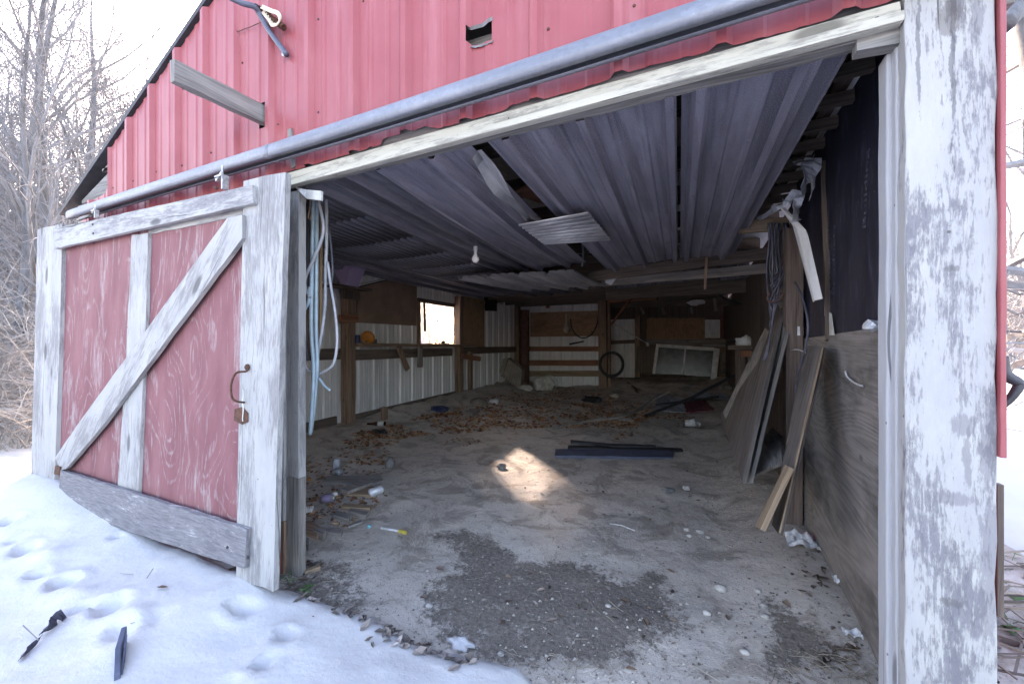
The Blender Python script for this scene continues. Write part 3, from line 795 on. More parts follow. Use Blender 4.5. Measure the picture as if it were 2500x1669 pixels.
# door track along the siding
tp = [aY(176, 520, 1.28), aY(700, 352, 1.28), aY(1971, -22, 1.28)]
zt = sum(p_.z for p_ in tp) / 3
tprof = []
for i in range(11):
    an = math.pi * (0.0 + i / 10.0); tprof.append((1.285 - 0.036 * math.cos(an), zt + 0.000 + 0.034 * math.sin(an)))
tprof = [(1.285 - .010, zt - .034), (1.285 - .033, zt - .032)] + [(1.285 - .036, zt - .016)] + tprof + [(1.285 + .036, zt - .016), (1.285 + .033, zt - .032), (1.285 + .014, zt - .034)]
def track_seg(x0, x1, grow=0.0):
    mb = MB(); n = len(tprof); N_ = max(1, int((x1 - x0) / .15)); ps = []
    for i in range(N_ + 1):
        x = x0 + (x1 - x0) * i / N_
        for (y, z) in tprof:
            ps.append(V((x, 1.285 + (y - 1.285) * (1 + grow), zt + (z - zt) * (1 + grow) + .004 * math.sin(x * 1.3))))
    mb.add(ps, [(i * n + k_, i * n + k_ + 1, (i + 1) * n + k_ + 1, (i + 1) * n + k_) for i in range(N_) for k_ in range(n - 1)])
    return mb
trk = track_seg(tp[0].x, .85).build('door_track', M['track'], barn, grain=(1, 0, 0), smooth=True, solid=.003)
cxx = aY(662, 365, 1.28).x; track_seg(cxx - .02, cxx + .02, .07).build('track_collar', M['track'], trk, grain=(1, 0, 0), smooth=True, solid=.002)
for u0, u1, v in ((834, 866, 284), (1106, 1148, 193), (1481, 1537, 70), (671, 697, 338), (625, 646, 354), (468, 489, 408), (344, 358, 453), (238, 252, 490)):
    a, b = aY(u0, v, 1.335), aY(u1, v, 1.335); zz = zt + .040
    MB().box(((a.x + b.x) / 2, 1.335, zz), b.x - a.x, .085, .006).build('track_bracket', M['dkmetal'], trk)
MB().beam(aY(708, 316, 1.372) , aY(718, 410, 1.372), .030, .012, (1, 0, 0), n=5, jit=.002).build('weathered_batten', M['silver_wood'], barn)
# weathered timber sticking out of the gable
b0, b1 = aY(641, 250, FY), aY(652, 303, FY)
mb = MB(); xm = (bxa + bxb) / 2; zc = aY(645, 278, FY).z; yE = 0.965
mb.beam((xm, FY + .25, zc - .004), (xm - .012, yE, zc - .022), .098, .038, (0, 0, 1), n=8, jit=.0025)
mb.build('projecting_timber', M['silver_wood'], barn, grain=(0, 1, 0))
# dark loft behind the siding so that holes read as holes
MB().beam(aY(1130, 128, 1.45), aY(1215, 103, 1.45), .05, .04).build('loft_timber', M['grey_wood'], barn, grain=(1, 0, 0))

# ---- left wall from inside: metal sheets, posts, girts, window
def Lm(s, h, o): return V((XL + o, s, h))
wy0, wy1 = aX(1022, 780, XL).y, aX(1111, 780, XL).y
wz0, wz1 = 1.27, 2.03
def win_hole(s): return (wz0, wz1) if wy0 < s < wy1 else None
yy = 1.45; i = 0
while yy < 10.2:
    y1 = min(10.2, yy + RP * 3)
    cuts = [yy] + [c for c in (wy0, wy1) if yy < c < y1] + [y1]
    for a, b in zip(cuts, cuts[1:]):
        inw = win_hole((a + b) / 2)
        for z0, z1 in (((0.02, wz0), (wz1, 2.40)) if inw else ((0.02, 2.40),)):
            mb = MB(); sheet(mb, a, b + (.03 if b == y1 else 0), z0, z1, lambda s, h, o, d=.0012 * (i % 2): Lm(s, h, o + d), 0.11, 0)
            mb.build('wall_sheet', M['galv' if i % 3 else 'galv_dirty'], barn)
    yy = y1; i += 1
MB().box((XL - .03, 6.0, 2.32), .06, 9.0, .05).build('top_plate', M['dark_wood'], barn, grain=(0, 1, 0))
for y, wd_, zt_ in ((aX(853, 850, -4.48).y, .15, 2.25), (aX(1123, 850, -4.48).y, .14, 2.25), (9.95, .15, 2.3)):
    MB().beam((-4.50, y, -.05), (-4.50, y, zt_), wd_, .13, (0, 1, 0), n=8, jit=.004).build('wall_post', M['brown_wood'], barn, bevel=.006)
MB().beam((-4.47, aX(1148, 900, -4.47).y, 0.0), (-4.47, aX(1148, 900, -4.47).y, 1.1), .10, .07, (0, 1, 0), n=4, jit=.003).build('wall_stud', M['brown_wood'], barn)
zg = 1.12
for y0, y1, dz in ((1.5, 3.98, .0), (4.16, 6.75, -.02), (6.95, 10.0, 0.0)):
    MB().beam((-4.53, y0, zg + dz), (-4.53, y1, zg + dz), .15, .05, (0, 0, 1), n=6, jit=.003).build('girt', M['dark_wood'], barn, grain=(0, 1, 0))
for y0, y1, z in ((1.5, 3.95, .17), (4.15, 7.0, .20), (7.0, 10, .16)):
    MB().beam((-4.555, y0, z - .06), (-4.555, y1, z), .17, .03, (0, 0, 1), n=4).build('skirt_board', M['dark_wood'], barn, grain=(0, 1, 0))
MB().beam((-4.42, aX(872, 850, -4.42).y, 1.245), (-4.42, aX(1150, 845, -4.42).y, 1.235), .19, .045, (1, 0, 0), n=8, jit=.004).build('shelf_plank', M['brown_wood'], barn, grain=(0, 1, 0), bevel=.005)
MB().prism([aX(u, v, -4.54) for u, v in ((872, 655), (1018, 690), (1017, 795), (872, 787))], (-.012, 0, 0)).build('hardboard_panel', M['hardboard'], barn, grain=(0, 1, 0))
MB().prism([aX(u, v, -4.54) for u, v in ((1130, 697), (1183, 712), (1183, 848), (1130, 843))], (-.012, 0, 0)).build('plywood_panel', M['plytan'], barn)
MB().prism([aX(u, v, -4.525) for u, v in ((1132, 762), (1168, 763), (1168, 836), (1132, 838))], (-.006, 0, 0)).build('plywood_patch', M['plytan'], barn)
wf = MB()
win = bpy.data.objects.new('window', None); COL.objects.link(win); win.parent = barn; win['wl'] = barn['wl']
for a, b, w_ in (((XL + .01, wy0 - .02, wz0), (XL + .01, wy0 - .02, wz1), .06), ((XL + .01, wy1 + .02, wz0), (XL + .01, wy1 + .02, wz1), .08)):
    MB().beam(a, b, w_, .07, (0, 1, 0)).build('window_jamb', M['brown_wood'], win)
MB().beam((XL + .01, wy0 - .05, wz1 + .03), (XL + .01, wy1 + .05, wz1 + .03), .07, .07, (0, 0, 1)).build('window_head', M['dark_wood'], win, grain=(0, 1, 0))
MB().beam((XL + .01, wy0 - .05, wz0 - .025), (XL + .01, wy1 + .05, wz0 - .025), .05, .09, (0, 0, 1)).build('window_sill', M['brown_wood'], win, grain=(0, 1, 0))
hy, hz_ = wy1 - .82, wz0 + .52     # the film is torn away at its lower far corner
MB().prism([(XL - .02, wy0, wz0), (XL - .02, hy - .03, wz0), (XL - .02, hy + .02, wz0 + .15), (XL - .02, hy - .01, hz_ - .04), (XL - .02, hy + .12, hz_ + .03), (XL - .02, hy + .35, hz_ - .02), (XL - .02, wy1, hz_ + .05), (XL - .02, wy1, wz1), (XL - .02, wy0, wz1)], (.002, 0, 0)).build('plastic_film', M['film'], win)
MB().beam((XL + .05, wy0 + .10, wz1), (XL + .05, wy0 + .12, wz0 + .22), .05, .02, (0, 1, 0)).build('window_strip', M['dark_wood'], win)

# ---- right wall: plywood, navy sheathing, planks beyond
MB().prism([(XR, 1.45, -.03), (XR, 3.42, .02), (XR, 3.36, 1.283), (XR, 1.45, 1.325)], (.010, 0, 0)).build('plywood_sheet', M['plywood'], barn, grain=(0, 1, 0.05))
nb = [(XR + .011, 1.45, 1.25), (XR + .011, 3.10, 1.22), (XR + .011, 3.06, 2.40), (XR + .011, 1.45, 2.38)]
MB().prism(nb, (.010, 0, 0)).build('sheathing_board', M['navyboard'], barn)
MB().prism([(XR + .022, 3.08, 1.0), (XR + .022, 3.6, 1.0), (XR + .022, 3.6, 2.4), (XR + .022, 3.08, 2.4)], (.008, 0, 0)).build('sheathing_board', M['navyboard'], barn)
y = 3.45; i = 0
while y < 12.1:
    wv = random.uniform(.19, .27)
    MB().prism([(XR + .024 + random.uniform(0, .003), y, -.02), (XR + .024, y + wv - .006, -.02), (XR + .024, y + wv - .006, 2.3), (XR + .024, y, 2.3)], (.006, 0, 0)).build('wall_plank', M['dark_wood'], barn)
    y += wv
mb = MB(); sheet(mb, 1.415, 12.1, 0.0, 2.3, lambda s, h, o: V((XR + .036 + .2 * o, s, h)), 0); mb.build('outer_wall_sheet', M['red'], barn)
MB().beam(aX(2008, 395, XR - .0), aX(2022, 830, XR - .0), .028, .02, (0, 1, 0), n=8, jit=.004).build('edge_lath', M['dark_wood'], barn)
py = aX(1938, 850, XR - .05).y
MB().beam((XR - .055, py, -.03), (XR - .055, py, 2.0), .10, .09, (0, 1, 0), n=6, jit=.003).build('wall_post', M['post_brown'], barn, bevel=.004)
for z in (2.41,):
    MB().beam((XR - .02, 1.5, z), (XR - .10, 4.3, z - .02), .06, .03, (1, 0, 0)).build('ceiling_nailer', M['dark_wood'], barn, grain=(0, 1, 0))
y = 1.55
while y < 4.3:      # short purlins in the slot beside the ceiling
    MB().beam((.30, y, 2.33), (XR + .005, y, 2.34), .05, .035, (0, 0, 1)).build('purlin', M['dark_wood'], barn, grain=(1, 0, 0)); y += .22
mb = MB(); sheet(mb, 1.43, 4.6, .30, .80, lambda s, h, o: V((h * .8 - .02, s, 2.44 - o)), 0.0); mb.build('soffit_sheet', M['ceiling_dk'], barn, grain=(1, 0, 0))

# ---- back wall
BY = 10.15
mb = MB(); sheet(mb, XL, -2.2, 0.0, 2.7, lambda s, h, o: V((s, BY - o, h)), .05); mb.build('back_sheet', M['galv'], barn)
for (u0, u1, v0, v1, mt, dd) in ((1290, 1466, 846, 857, 'red_wood', .08), (1290, 1466, 879, 892, 'red_wood', .07), (1272, 1466, 905, 918, 'tan_wood', .08)):
    a, b = aY(u0, (v0 + v1) / 2, BY - dd), aY(u1, (v0 + v1) / 2, BY - dd)
    MB().beam(a, b, (v1 - v0) * px_size(a), .05, (0, 0, 1), n=5, jit=.004).build('rail', M[mt], barn, grain=(1, 0, 0))
MB().prism([aY(u, v, BY - .07) for u, v in ((1295, 763), (1464, 758), (1464, 820), (1294, 822))], (0, .015, 0)).build('plywood_band', M['plybrown'], barn, grain=(1, 0, 0))
MB().beam(aY(1292, 724, BY - .08), aY(1466, 716, BY - .08), .26, .06, (0, 0, 1), n=4).build('cross_beam', M['dark_wood'], barn, grain=(1, 0, 0))
MB().beam(aY(1338, 711, BY - .12), aY(1337, 752, BY - .12), .09, .03, (1, 0, 0)).build('hanging_lath', M['red_wood'], barn)
q = aY(1281, 880, BY - .35)
MB().lathe((q.x, q.y, .18), (0, 0, 1), [(0, .115), (.02, .125), (2.0, .125)], 20).build('steel_pipe_post', M['rustpipe'], barn, smooth=True)
MB().beam(aY(1262, 690, BY - .1), aY(1262, 950, BY - .1), .16, .12, (1, 0, 0), n=4, jit=.004).build('corner_post_timber', M['dark_wood'], barn)
pb = aY(1473, 950, 9.7)
MB().beam((pb.x, 9.7, 0.05), (pb.x - .02, 9.7, 2.45), .20, .16, (1, 0, 0), n=8, jit=.006).build('wall_post', M['brown_wood'], barn, bevel=.008)
MB().beam((pb.x + .14, 9.78, 0.05), (pb.x + .12, 9.78, 2.4), .06, .10, (1, 0, 0), n=6, jit=.004).build('wall_stud', M['brown_wood'], barn)
DY = 12.0
for i in range(8):
    MB().prism([(-2.5, 10.17 + .23 * i, 0), (-2.5, 10.39 + .23 * i, 0), (-2.5, 10.39 + .23 * i, 3.2), (-2.5, 10.17 + .23 * i, 3.2)], (-.02, 0, 0)).build('partition_plank', M['dark_wood'], barn)
y = -2.6
while y < XR:      # far wall of planks
    wv = random.uniform(.18, .28)
    MB().prism([(y, DY, .1), (y + wv - .008, DY + random.uniform(0, .01), .1), (y + wv - .008, DY, 2.9), (y, DY, 3.4)], (0, .02, 0)).build('far_plank', M['dark_wood'], barn); y += wv
mb = MB(); sheet(mb, -4.6, XR, 0.0, 3.5, lambda s, h, o: V((s, 12.06 + o, h)), 0); mb.build('rear_wall_sheet', M['red'], barn)
mb = MB(); sheet(mb, aY(1488, 850, 11.2).x, aY(1550, 850, 11.2).x, .35, 1.95, lambda s, h, o: V((s, 11.2 - o, h)), .0); mb.build('back_sheet', M['galv_dirty'], barn)
MB().beam(aY(1486, 836, 11.1), aY(1552, 833, 11.1), .10, .05, (0, 0, 1)).build('rail', M['dark_wood'], barn, grain=(1, 0, 0))
MB().beam(aY(1557, 770, 11.1), aY(1557, 920, 11.1), .13, .10, (1, 0, 0), n=3).build('wall_stud', M['brown_wood'], barn)
MB().beam(aY(1571, 765, 11.2), aY(1571, 850, 11.2), .10, .06, (1, 0, 0), n=3).build('wall_stud', M['dark_wood'], barn)
MB().prism([aY(u, v, 11.5) for u, v in ((1578, 776), (1721, 776), (1721, 828), (1578, 829))], (0, .02, 0)).build('plywood_band', M['plybrown'], barn)
MB().beam(aY(1576, 834, 11.4), aY(1800, 836, 11.4), .16, .06, (0, 0, 1), n=4).build('cross_beam', M['board_grey'], barn, grain=(1, 0, 0))
MB().prism([aY(u, v, 11.6) for u, v in ((1721, 780), (1758, 780), (1758, 825), (1721, 825))], (0, .01, 0)).build('metal_patch', M['galv_dirty'], barn)
MB().prism([aY(u, v, 11.55) for u, v in ((1722, 807), (1735, 807), (1735, 823), (1722, 823))], (0, .01, 0)).build('white_notice', M['paper'], barn)
# cross beams over the back bay
for (p0, p1, w_, t_, mt) in ((aY(1440, 676, 4.75), aY(1875, 619, 4.35), .11, .05, 'dark_wood'), (aY(1470, 690, 5.2), aY(1878, 655, 4.7), .10, .05, 'board_grey'),
                             (aY(1480, 716, 7.2), aY(1880, 690, 6.6), .24, .06, 'dark_wood'), (aY(1485, 732, 9.3), aY(1605, 723, 9.0), .16, .06, 'red_wood'),
                             (aY(1490, 742, 10.6), aY(1880, 735, 10.2), .20, .08, 'dark_wood')):
    MB().beam(p0, p1, w_, t_, (0, 0, 1), n=6, jit=.005).build('cross_beam', M[mt], barn, grain=(1, 0, 0))
mb = MB(); a, b = aY(1500, 690, 6.6), aY(1690, 668, 6.2)
sheet(mb, 0.0, (b - a).length, -.10, .10, lambda s, h, o, a=a, d=(b - a).normalized(): a + d * s + V((0, -o, h)), 0); mb.build('loft_sheet', M['ceiling_dk'], barn)
mb = MB(); a, b = aY(1750, 665, 6.3), aY(1830, 655, 6.1)
sheet(mb, 0.0, (b - a).length, -.12, .10, lambda s, h, o, a=a, d=(b - a).normalized(): a + d * s + V((0, -o, h)), 0); mb.build('loft_sheet', M['ceiling_dk'], barn)
for u0, v0, u1, v1, y in ((1613, 738, 1622, 768, 10.9), (1683, 735, 1690, 765, 10.9), (1560, 740, 1572, 766, 10.7), (1744, 728, 1748, 760, 10.2)):
    MB().beam(aY(u0, v0, y), aY(u1, v1, y), .06, .04, (1, 0, 0)).build('rafter_strut', M['board_grey'], barn)
for y in [1.95 + .62 * i for i in range(16)]:
    MB().beam((XL, y, 2.36), (XR if y > 4.6 else .32, y, 2.36), .13, .04, (0, 0, 1)).build('joist', M['dark_wood'], barn, grain=(1, 0, 0))
MB().beam(aY(1862, 850, 5.6), aY(1858, 640, 5.6), .11, .09, (1, 0, 0)).build('wall_stud', M['dark_wood'], barn)

# ---- ceiling of ribbed sheets, each hung a little askew
def quad_sheet(fl, fr, bl, br, phase=0.0, wave=None, hdiv=4, sag=0.0, flip=1, rk=1.8, warp=.004):
    """sheet from front edge fl-fr to back edge bl-br, ribs run front to back"""
    fl, fr, bl, br = map(V, (fl, fr, bl, br)); W = (fr - fl).length; mb = MB()
    nrm = (fr - fl).cross(bl - fl).normalized()
    if nrm.z > 0: nrm = -nrm
    def Mp(s, h, o):
        t = s / W; p_ = (fl * (1 - t) + fr * t) * (1 - h) + (bl * (1 - t) + br * t) * h
        return p_ + nrm * (o * flip * rk) - V((0, 0, sag * math.sin(math.pi * h) * (0.4 + 0.6 * math.sin(math.pi * t)))) + V((0, 0, warp * fbm(p_.x * 3, p_.y * 3, 2)))
    sheet(mb, 0, W, 0.0, 1.0, Mp, phase, 0, None, hdiv, wave); return mb
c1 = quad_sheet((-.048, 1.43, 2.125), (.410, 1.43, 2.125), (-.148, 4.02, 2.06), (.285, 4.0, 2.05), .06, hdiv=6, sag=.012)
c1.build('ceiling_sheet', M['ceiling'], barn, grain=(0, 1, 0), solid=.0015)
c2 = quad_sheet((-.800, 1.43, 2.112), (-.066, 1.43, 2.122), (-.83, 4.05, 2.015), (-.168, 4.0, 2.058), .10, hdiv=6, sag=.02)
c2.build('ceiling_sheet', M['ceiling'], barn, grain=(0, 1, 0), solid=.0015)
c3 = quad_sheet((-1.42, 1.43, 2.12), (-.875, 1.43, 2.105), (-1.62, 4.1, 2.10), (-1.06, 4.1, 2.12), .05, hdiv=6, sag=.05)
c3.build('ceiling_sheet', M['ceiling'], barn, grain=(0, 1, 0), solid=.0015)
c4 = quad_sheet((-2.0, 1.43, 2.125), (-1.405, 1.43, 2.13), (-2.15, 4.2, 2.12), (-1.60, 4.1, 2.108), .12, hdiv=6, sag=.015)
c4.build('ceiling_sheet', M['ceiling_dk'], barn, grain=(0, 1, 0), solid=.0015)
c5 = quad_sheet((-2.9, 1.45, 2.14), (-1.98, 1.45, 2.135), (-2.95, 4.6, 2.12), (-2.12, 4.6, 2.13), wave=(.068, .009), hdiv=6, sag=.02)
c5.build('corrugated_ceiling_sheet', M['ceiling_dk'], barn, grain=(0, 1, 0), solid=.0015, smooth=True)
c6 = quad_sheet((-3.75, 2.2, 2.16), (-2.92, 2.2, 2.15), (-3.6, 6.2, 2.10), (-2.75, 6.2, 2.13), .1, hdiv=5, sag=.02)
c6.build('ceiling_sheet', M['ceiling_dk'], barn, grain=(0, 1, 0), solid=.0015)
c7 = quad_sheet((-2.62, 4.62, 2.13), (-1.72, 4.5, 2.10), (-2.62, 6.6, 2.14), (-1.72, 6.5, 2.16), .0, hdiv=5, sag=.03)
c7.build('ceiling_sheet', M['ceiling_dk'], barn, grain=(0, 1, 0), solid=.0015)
# curled torn edge between two sheets
mb = MB()
for i in range(15):
    t0, t1 = i / 15, (i + 1) / 15
    def e(t, s): return V((-.86 - .02 * t - .05 * math.sin(3.1 * t) + s * (.035 + .015 * math.sin(9 * t)), 1.5 + 1.15 * t, 2.10 - .055 * math.sin(2.6 * t) - s * s * .035 + .01 * math.sin(17 * t)))
    for s0, s1 in ((-1, -.3), (-.3, .3), (.3, 1)):
        mb.add([e(t0, s0), e(t0, s1), e(t1, s1), e(t1, s0)], [(0, 1, 2, 3)])
mb.build('torn_edge', M['ceiling_lt'], barn, grain=(0, 1, 0), solid=.0015)
# gap showing brown boards above
MB().beam((-.95, 2.2, 2.20), (-.70, 2.75, 2.19), .2, .02, (1, 0, 0)).build('loft_board', M['red_wood'], barn, grain=(1, 0, 0))
for u, v, uu, vv, z in ((1290, 640, 1350, 650, 2.14), (1255, 650, 1320, 668, 2.16), (1000, 655, 1060, 670, 2.18), (1035, 668, 1085, 664, 2.15)):
    a, b = aZ(u, v, z), aZ(uu, vv, z)
    MB().beam(a, b, .16, .02, (0, 1, 0), n=2, jit=.01).build('loose_lath', M['tan_wood'], barn, grain=(1, 0, 0))

# ------------------------------------------------------------------ sliding door
DP = V((0, door_bot[0], door_bot[1])); DN = V((0, -(door_top[1] - door_bot[1]), -(door_bot[0] - door_top[0]))).normalized()
if DN.y > 0: DN = -DN
door = thing('sliding_door', 'weathered white framed sliding door with two faded red plywood panels', 'door', (-3.2, 1.22, .12))
def dpx(u, v, out=0.0): return aP(u, v, DP + DN * out, DN)
def dpart(name, px, out, thick, mat, grain, parent=door, jit=.0018, bevel=.002):
    pts = edge([dpx(u, v, out) for u, v in px], jit=jit)
    return MB().prism(pts, -DN * thick).build(name, mat, parent, grain=grain, bevel=bevel)
up = (0, 0.03, 1)
dpart('plywood_panel', [(128, 600), (338, 552), (318, 1212), (118, 1175)], 0.0, .014, M['plyred'], up)
dpart('plywood_panel', [(340, 550), (640, 478), (618, 1330), (320, 1213)], 0.0, .014, M['plyred'], up)
dpart('top_trim', [(362, 556), (592, 503), (592, 524), (556, 533), (362, 572)], .006, .006, M['white_door'], (1, 0, 0), jit=.003)
dpart('stile', [(91, 560), (152, 545), (146, 800), (132, 1200), (74, 1200), (84, 860)], .024, .028, M['white_door'], up)
dpart('stile', [(594, 442), (648, 428), (697, 420), (682, 900), (667, 1444), (640, 1432), (576, 1420), (583, 1000)], .026, .030, M['white_door'], up)
dpart('batten', [(321, 573), (361, 568), (356, 760), (336, 1209), (286, 1197), (306, 900)], .020, .020, M['white_door'], up, jit=.004)
dpart('brace', [(555, 531), (591, 524), (591, 581), (249, 1040), (161, 1144), (147, 1148), (134, 1116), (186, 1040)], .046, .024, M['white_door'], (-1, 0, -1.25))
dpart('top_rail', [(132, 558), (616, 451), (618, 496), (133, 607)], .050, .025, M['white_paint'], (1, 0, -.03))
dpart('bottom_rail', [(147, 1147), (602, 1292), (596, 1388), (140, 1240)], .050, .025, M['grey_board'], (1, 0, 0), jit=.003)
dpart('edge_strip', [(134, 1136), (146, 1139), (143, 1160), (131, 1157)], .055, .030, M['rust'], up)
# pull handle and latch plate
hp = [dpx(u, v, o_) for u, v, o_ in ((607, 897, .03), (601, 906, .045), (577, 910, .085), (565, 935, .095), (566, 968, .095), (577, 979, .08), (596, 982, .03))]
hd = MB().tube(spline(hp, 6), .005, 8).build('handle', M['rust'], door, smooth=True)
MB().lathe(dpx(605, 896, .03), DN, [(0, .016), (.006, .016), (.012, .009), (.012, 0)], 10).build('handle_bolt', M['rust'], hd)
dpart('latch_plate', [(572, 998), (590, 993), (604, 1008), (604, 1030), (590, 1036), (570, 1026)], .032, .006, M['rust'], up)
ch = [dpx(593 + .8 * math.sin(i * .8), 950 + i * 5.2, .04) for i in range(16)]
MB().tube(ch, .0022, 5).build('hanging_cord', M['offwhite'], door)
for u, v in ((227, 548), (228, 570), (606, 1360), (556, 1335)):
    MB().lathe(dpx(u, v, .05), DN, [(0, .008), (.005, .007), (.006, 0)], 8).build('bolt', M['dkmetal'], door)
# roller hangers between door and track
def hanger(u, v, k=.62):
    t = bpy.data.objects.new('roller_hanger', None); COL.objects.link(t); t.parent = door; t['wl'] = door['wl']
    q = dpx(u, v, .03)
    MB().box(q + V((.05, .0, .0)) * k, .008, .05 * k, .12 * k).build('hanger_plate', M['zinc'], t)
    MB().box(q + V((0, .0, .055)) * k, .10 * k, .06 * k, .008).build('hanger_bracket', M['zinc'], t)
    MB().beam(q + V((-.055, -.01, .03)) * k, q + V((.045, -.02, .075)) * k, .022 * k, .016 * k, (0, 0, 1)).build('hanger_arm', M['zinc'], t)
    MB().tube([q + V((.01, 0, -.05)) * k, q + V((.01, 0, .15)) * k], .009 * k, 8).build('hanger_bolt', M['zinc'], t)
    MB().tube([q + V((-.05, -.025, -.03)) * k, q + V((-.02, -.025, -.05)) * k], .012 * k, 8).build('hanger_nut', M['rust'], t)
hanger(541, 448); hanger(232, 524, .45)

# ------------------------------------------------------------------ things on the gable
t = thing('electrical_conduit', 'slate blue plastic conduit arm bolted to red siding with cream cable coil', 'conduit', aY(690, 120, FY))
cp = [aY(u, v, y) for u, v, y in ((560, -6, 1.20), (590, 8, 1.24), (620, 17, 1.28), (634, 36, 1.31), (655, 72, 1.335), (678, 105, 1.345), (700, 134, 1.355))]
MB().tube(spline(cp, 5), .0135, 10).build('conduit_tube', M['conduit'], t, smooth=True)
MB().tube([aY(624, 14, 1.30), aY(640, 24, 1.345), aY(662, 35, 1.365)], .010, 8).build('corrugated_sleeve', M['black'], t)
qs = [aY(u, v, 1.34) for u, v in ((652, 38), (672, 55), (691, 66))]
for i in range(8):
    k_ = i / 7; c_ = qs[0] * (1 - k_) + qs[2] * k_
    MB().lathe(c_, (qs[2] - qs[0]), [(0, .012), (.004, .017), (.008, .012)], 10).build('insulator_ring', M['rust'], t)
MB().tube(qs, .012, 8).build('insulator', M['rust'], t)
for k_ in range(3):
    cc = [aY(u + k_ * 2, v - k_ * 3, 1.315 + .008 * k_) for u, v in ((637, 20), (660, 30), (676, 36), (682, 50), (675, 62), (663, 64), (655, 50), (640, 32))]
    MB().tube(spline(cc, 6), .0038, 6).build('cable_coil', M['cream_cable'], t, smooth=True)
MB().lathe(aY(697, 133, 1.36), (0, -1, 0), [(0, .018), (.012, .016), (.014, 0)], 8).build('end_clamp', M['zinc'], t)
mb = MB().tube(spline([aY(u, v, 1.366) for u, v in ((568, 77), (575, 75), (583, 77), (597, 71), (612, 66), (632, 57), (640, 56))], 4), .0022, 5)
tag(mb.build('thin_wire', M['rust']), 'thin rusty wire running across red siding to conduit arm', 'wire')

# ------------------------------------------------------------------ loose sheets and odds hanging in the barn
def single(mb, name, mat, label, cat, group=None, **k_):
    return tag(mb.build(name, mat, **k_), label, cat, group)
zl = 1.985
A, B, C_, D_ = aZ(1265, 544, zl), aZ(1435, 513, zl + .04), aZ(1490, 581, zl + .02), aZ(1327, 591, zl - .01)
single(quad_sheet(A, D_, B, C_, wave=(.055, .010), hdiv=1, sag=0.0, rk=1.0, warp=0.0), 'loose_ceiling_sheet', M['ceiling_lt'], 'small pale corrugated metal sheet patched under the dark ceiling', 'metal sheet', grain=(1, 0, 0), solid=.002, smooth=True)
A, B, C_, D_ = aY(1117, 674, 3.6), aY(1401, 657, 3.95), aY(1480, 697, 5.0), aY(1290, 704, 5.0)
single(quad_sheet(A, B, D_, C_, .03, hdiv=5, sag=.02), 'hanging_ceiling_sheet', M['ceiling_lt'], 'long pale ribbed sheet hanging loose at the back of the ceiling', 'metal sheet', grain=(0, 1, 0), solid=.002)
t = thing('light_bulb', 'bare white light bulb hanging from the ceiling sheet', 'light bulb', aZ(1161, 640, 1.93))
bp = aZ(1161, 628, 1.95)
MB().lathe(bp + V((0, 0, -.045)), (0, 0, 1), [(0, 0), (.004, .016), (.02, .029), (.04, .029), (.06, .016), (.07, .013)], 16).build('glass', M['bulb'], t, smooth=True)
MB().lathe(bp + V((0, 0, .025)), (0, 0, 1), [(0, .013), (.03, .013), (.032, .017), (.06, .017), (.06, 0)], 12).build('socket', M['white'], t)
MB().tube([bp + V((0, 0, .085)), bp + V((.004, 0, .2))], .003, 5).build('cord', M['wire'], t)
t = thing('foam_block', 'mauve foam block wedged under the ceiling above the left wall', 'foam block', aY(830, 690, 3.3))
fp = [aY(u, v, 3.2) for u, v in ((835, 600), (858, 602), (866, 632), (842, 695), (828, 692), (814, 655))]
MB().prism(fp, (-.02, .22, .0)).build('foam_body', M['foam'], t, bevel=.012)
t = thing('light_fixture', 'old metal strip light fixture hanging askew below the dark ceiling', 'light fixture', aY(900, 690, 4.2))
a, b = aY(855, 692, 4.0), aY(958, 668, 4.6)
MB().beam(a, b, .12, .05, (0, 0, 1)).build('fixture_body', M['galv_dirty'], t, grain=(1, 0, 0), bevel=.006)
MB().prism([a + V((0, -.09, -.07)), b + V((0, -.09, -.07)), b + V((0, .09, -.05)), a + V((0, .09, -.05))], (0, 0, -.006)).build('reflector', M['dkmetal'], t)
MB().tube([a + V((.03, -.04, -.045)), b + V((-.03, -.04, -.045))], .013, 8).build('lamp_tube', M['offwhite'], t, smooth=True)
t = thing('wall_shelf', 'dark wooden shelf board above the left wall post', 'shelf', aY(850, 712, 4.0))
a, b = aX(790, 695, -4.4), aX(895, 708, -4.4)
MB().beam(a, b, .22, .03, (1, 0, 0), n=3, jit=.003).build('shelf_board', M['dark_wood'], t, grain=(0, 1, 0))
MB().box((a + b) / 2 + V((-.05, .12, -.09)), .05, .3, .12).build('shelf_bracket', M['dark_wood'], t)
# hoses in the doorway
t = thing('tubing_bundle', 'bundle of pale blue and grey plastic tubing hung inside the left jamb', 'tubing', aY(760, 1055, 1.62))
HT = [('hose', .0115, [(765, 480), (762, 640), (760, 800), (766, 900), (762, 990), (757, 1060)], 1.60),
      ('hose', .0105, [(774, 480), (773, 640), (772, 800), (775, 890), (768, 980), (759, 1055)], 1.62),
      ('hose2', .0095, [(777, 490), (789, 545), (785, 585), (762, 640), (745, 680), (746, 705), (756, 725)], 1.58),
      ('hose2', .010, [(794, 462), (797, 520), (797, 600), (795, 660), (794, 740), (786, 810), (774, 870)], 1.66),
      ('hose2', .008, [(800, 640), (808, 700), (818, 760), (823, 830), (815, 885), (795, 905), (776, 914)], 1.64),
      ('hose2', .008, [(733, 820), (733, 850), (741, 880), (752, 903), (764, 908)], 1.60),
      ('hosedk', .010, [(754, 480), (752, 600), (750, 720), (738, 790), (732, 850)], 1.64),
      ('hosedk', .009, [(748, 500), (746, 640), (744, 760), (746, 830), (752, 880)], 1.66),
      ('hose', .008, [(756, 700), (752, 740), (742, 758), (737, 762)], 1.585),
      ('hose', .007, [(779, 922), (790, 938), (800, 948), (807, 952)], 1.60),
      ('hosedk', .006, [(804, 560), (810, 620), (812, 670), (807, 700)], 1.68)]
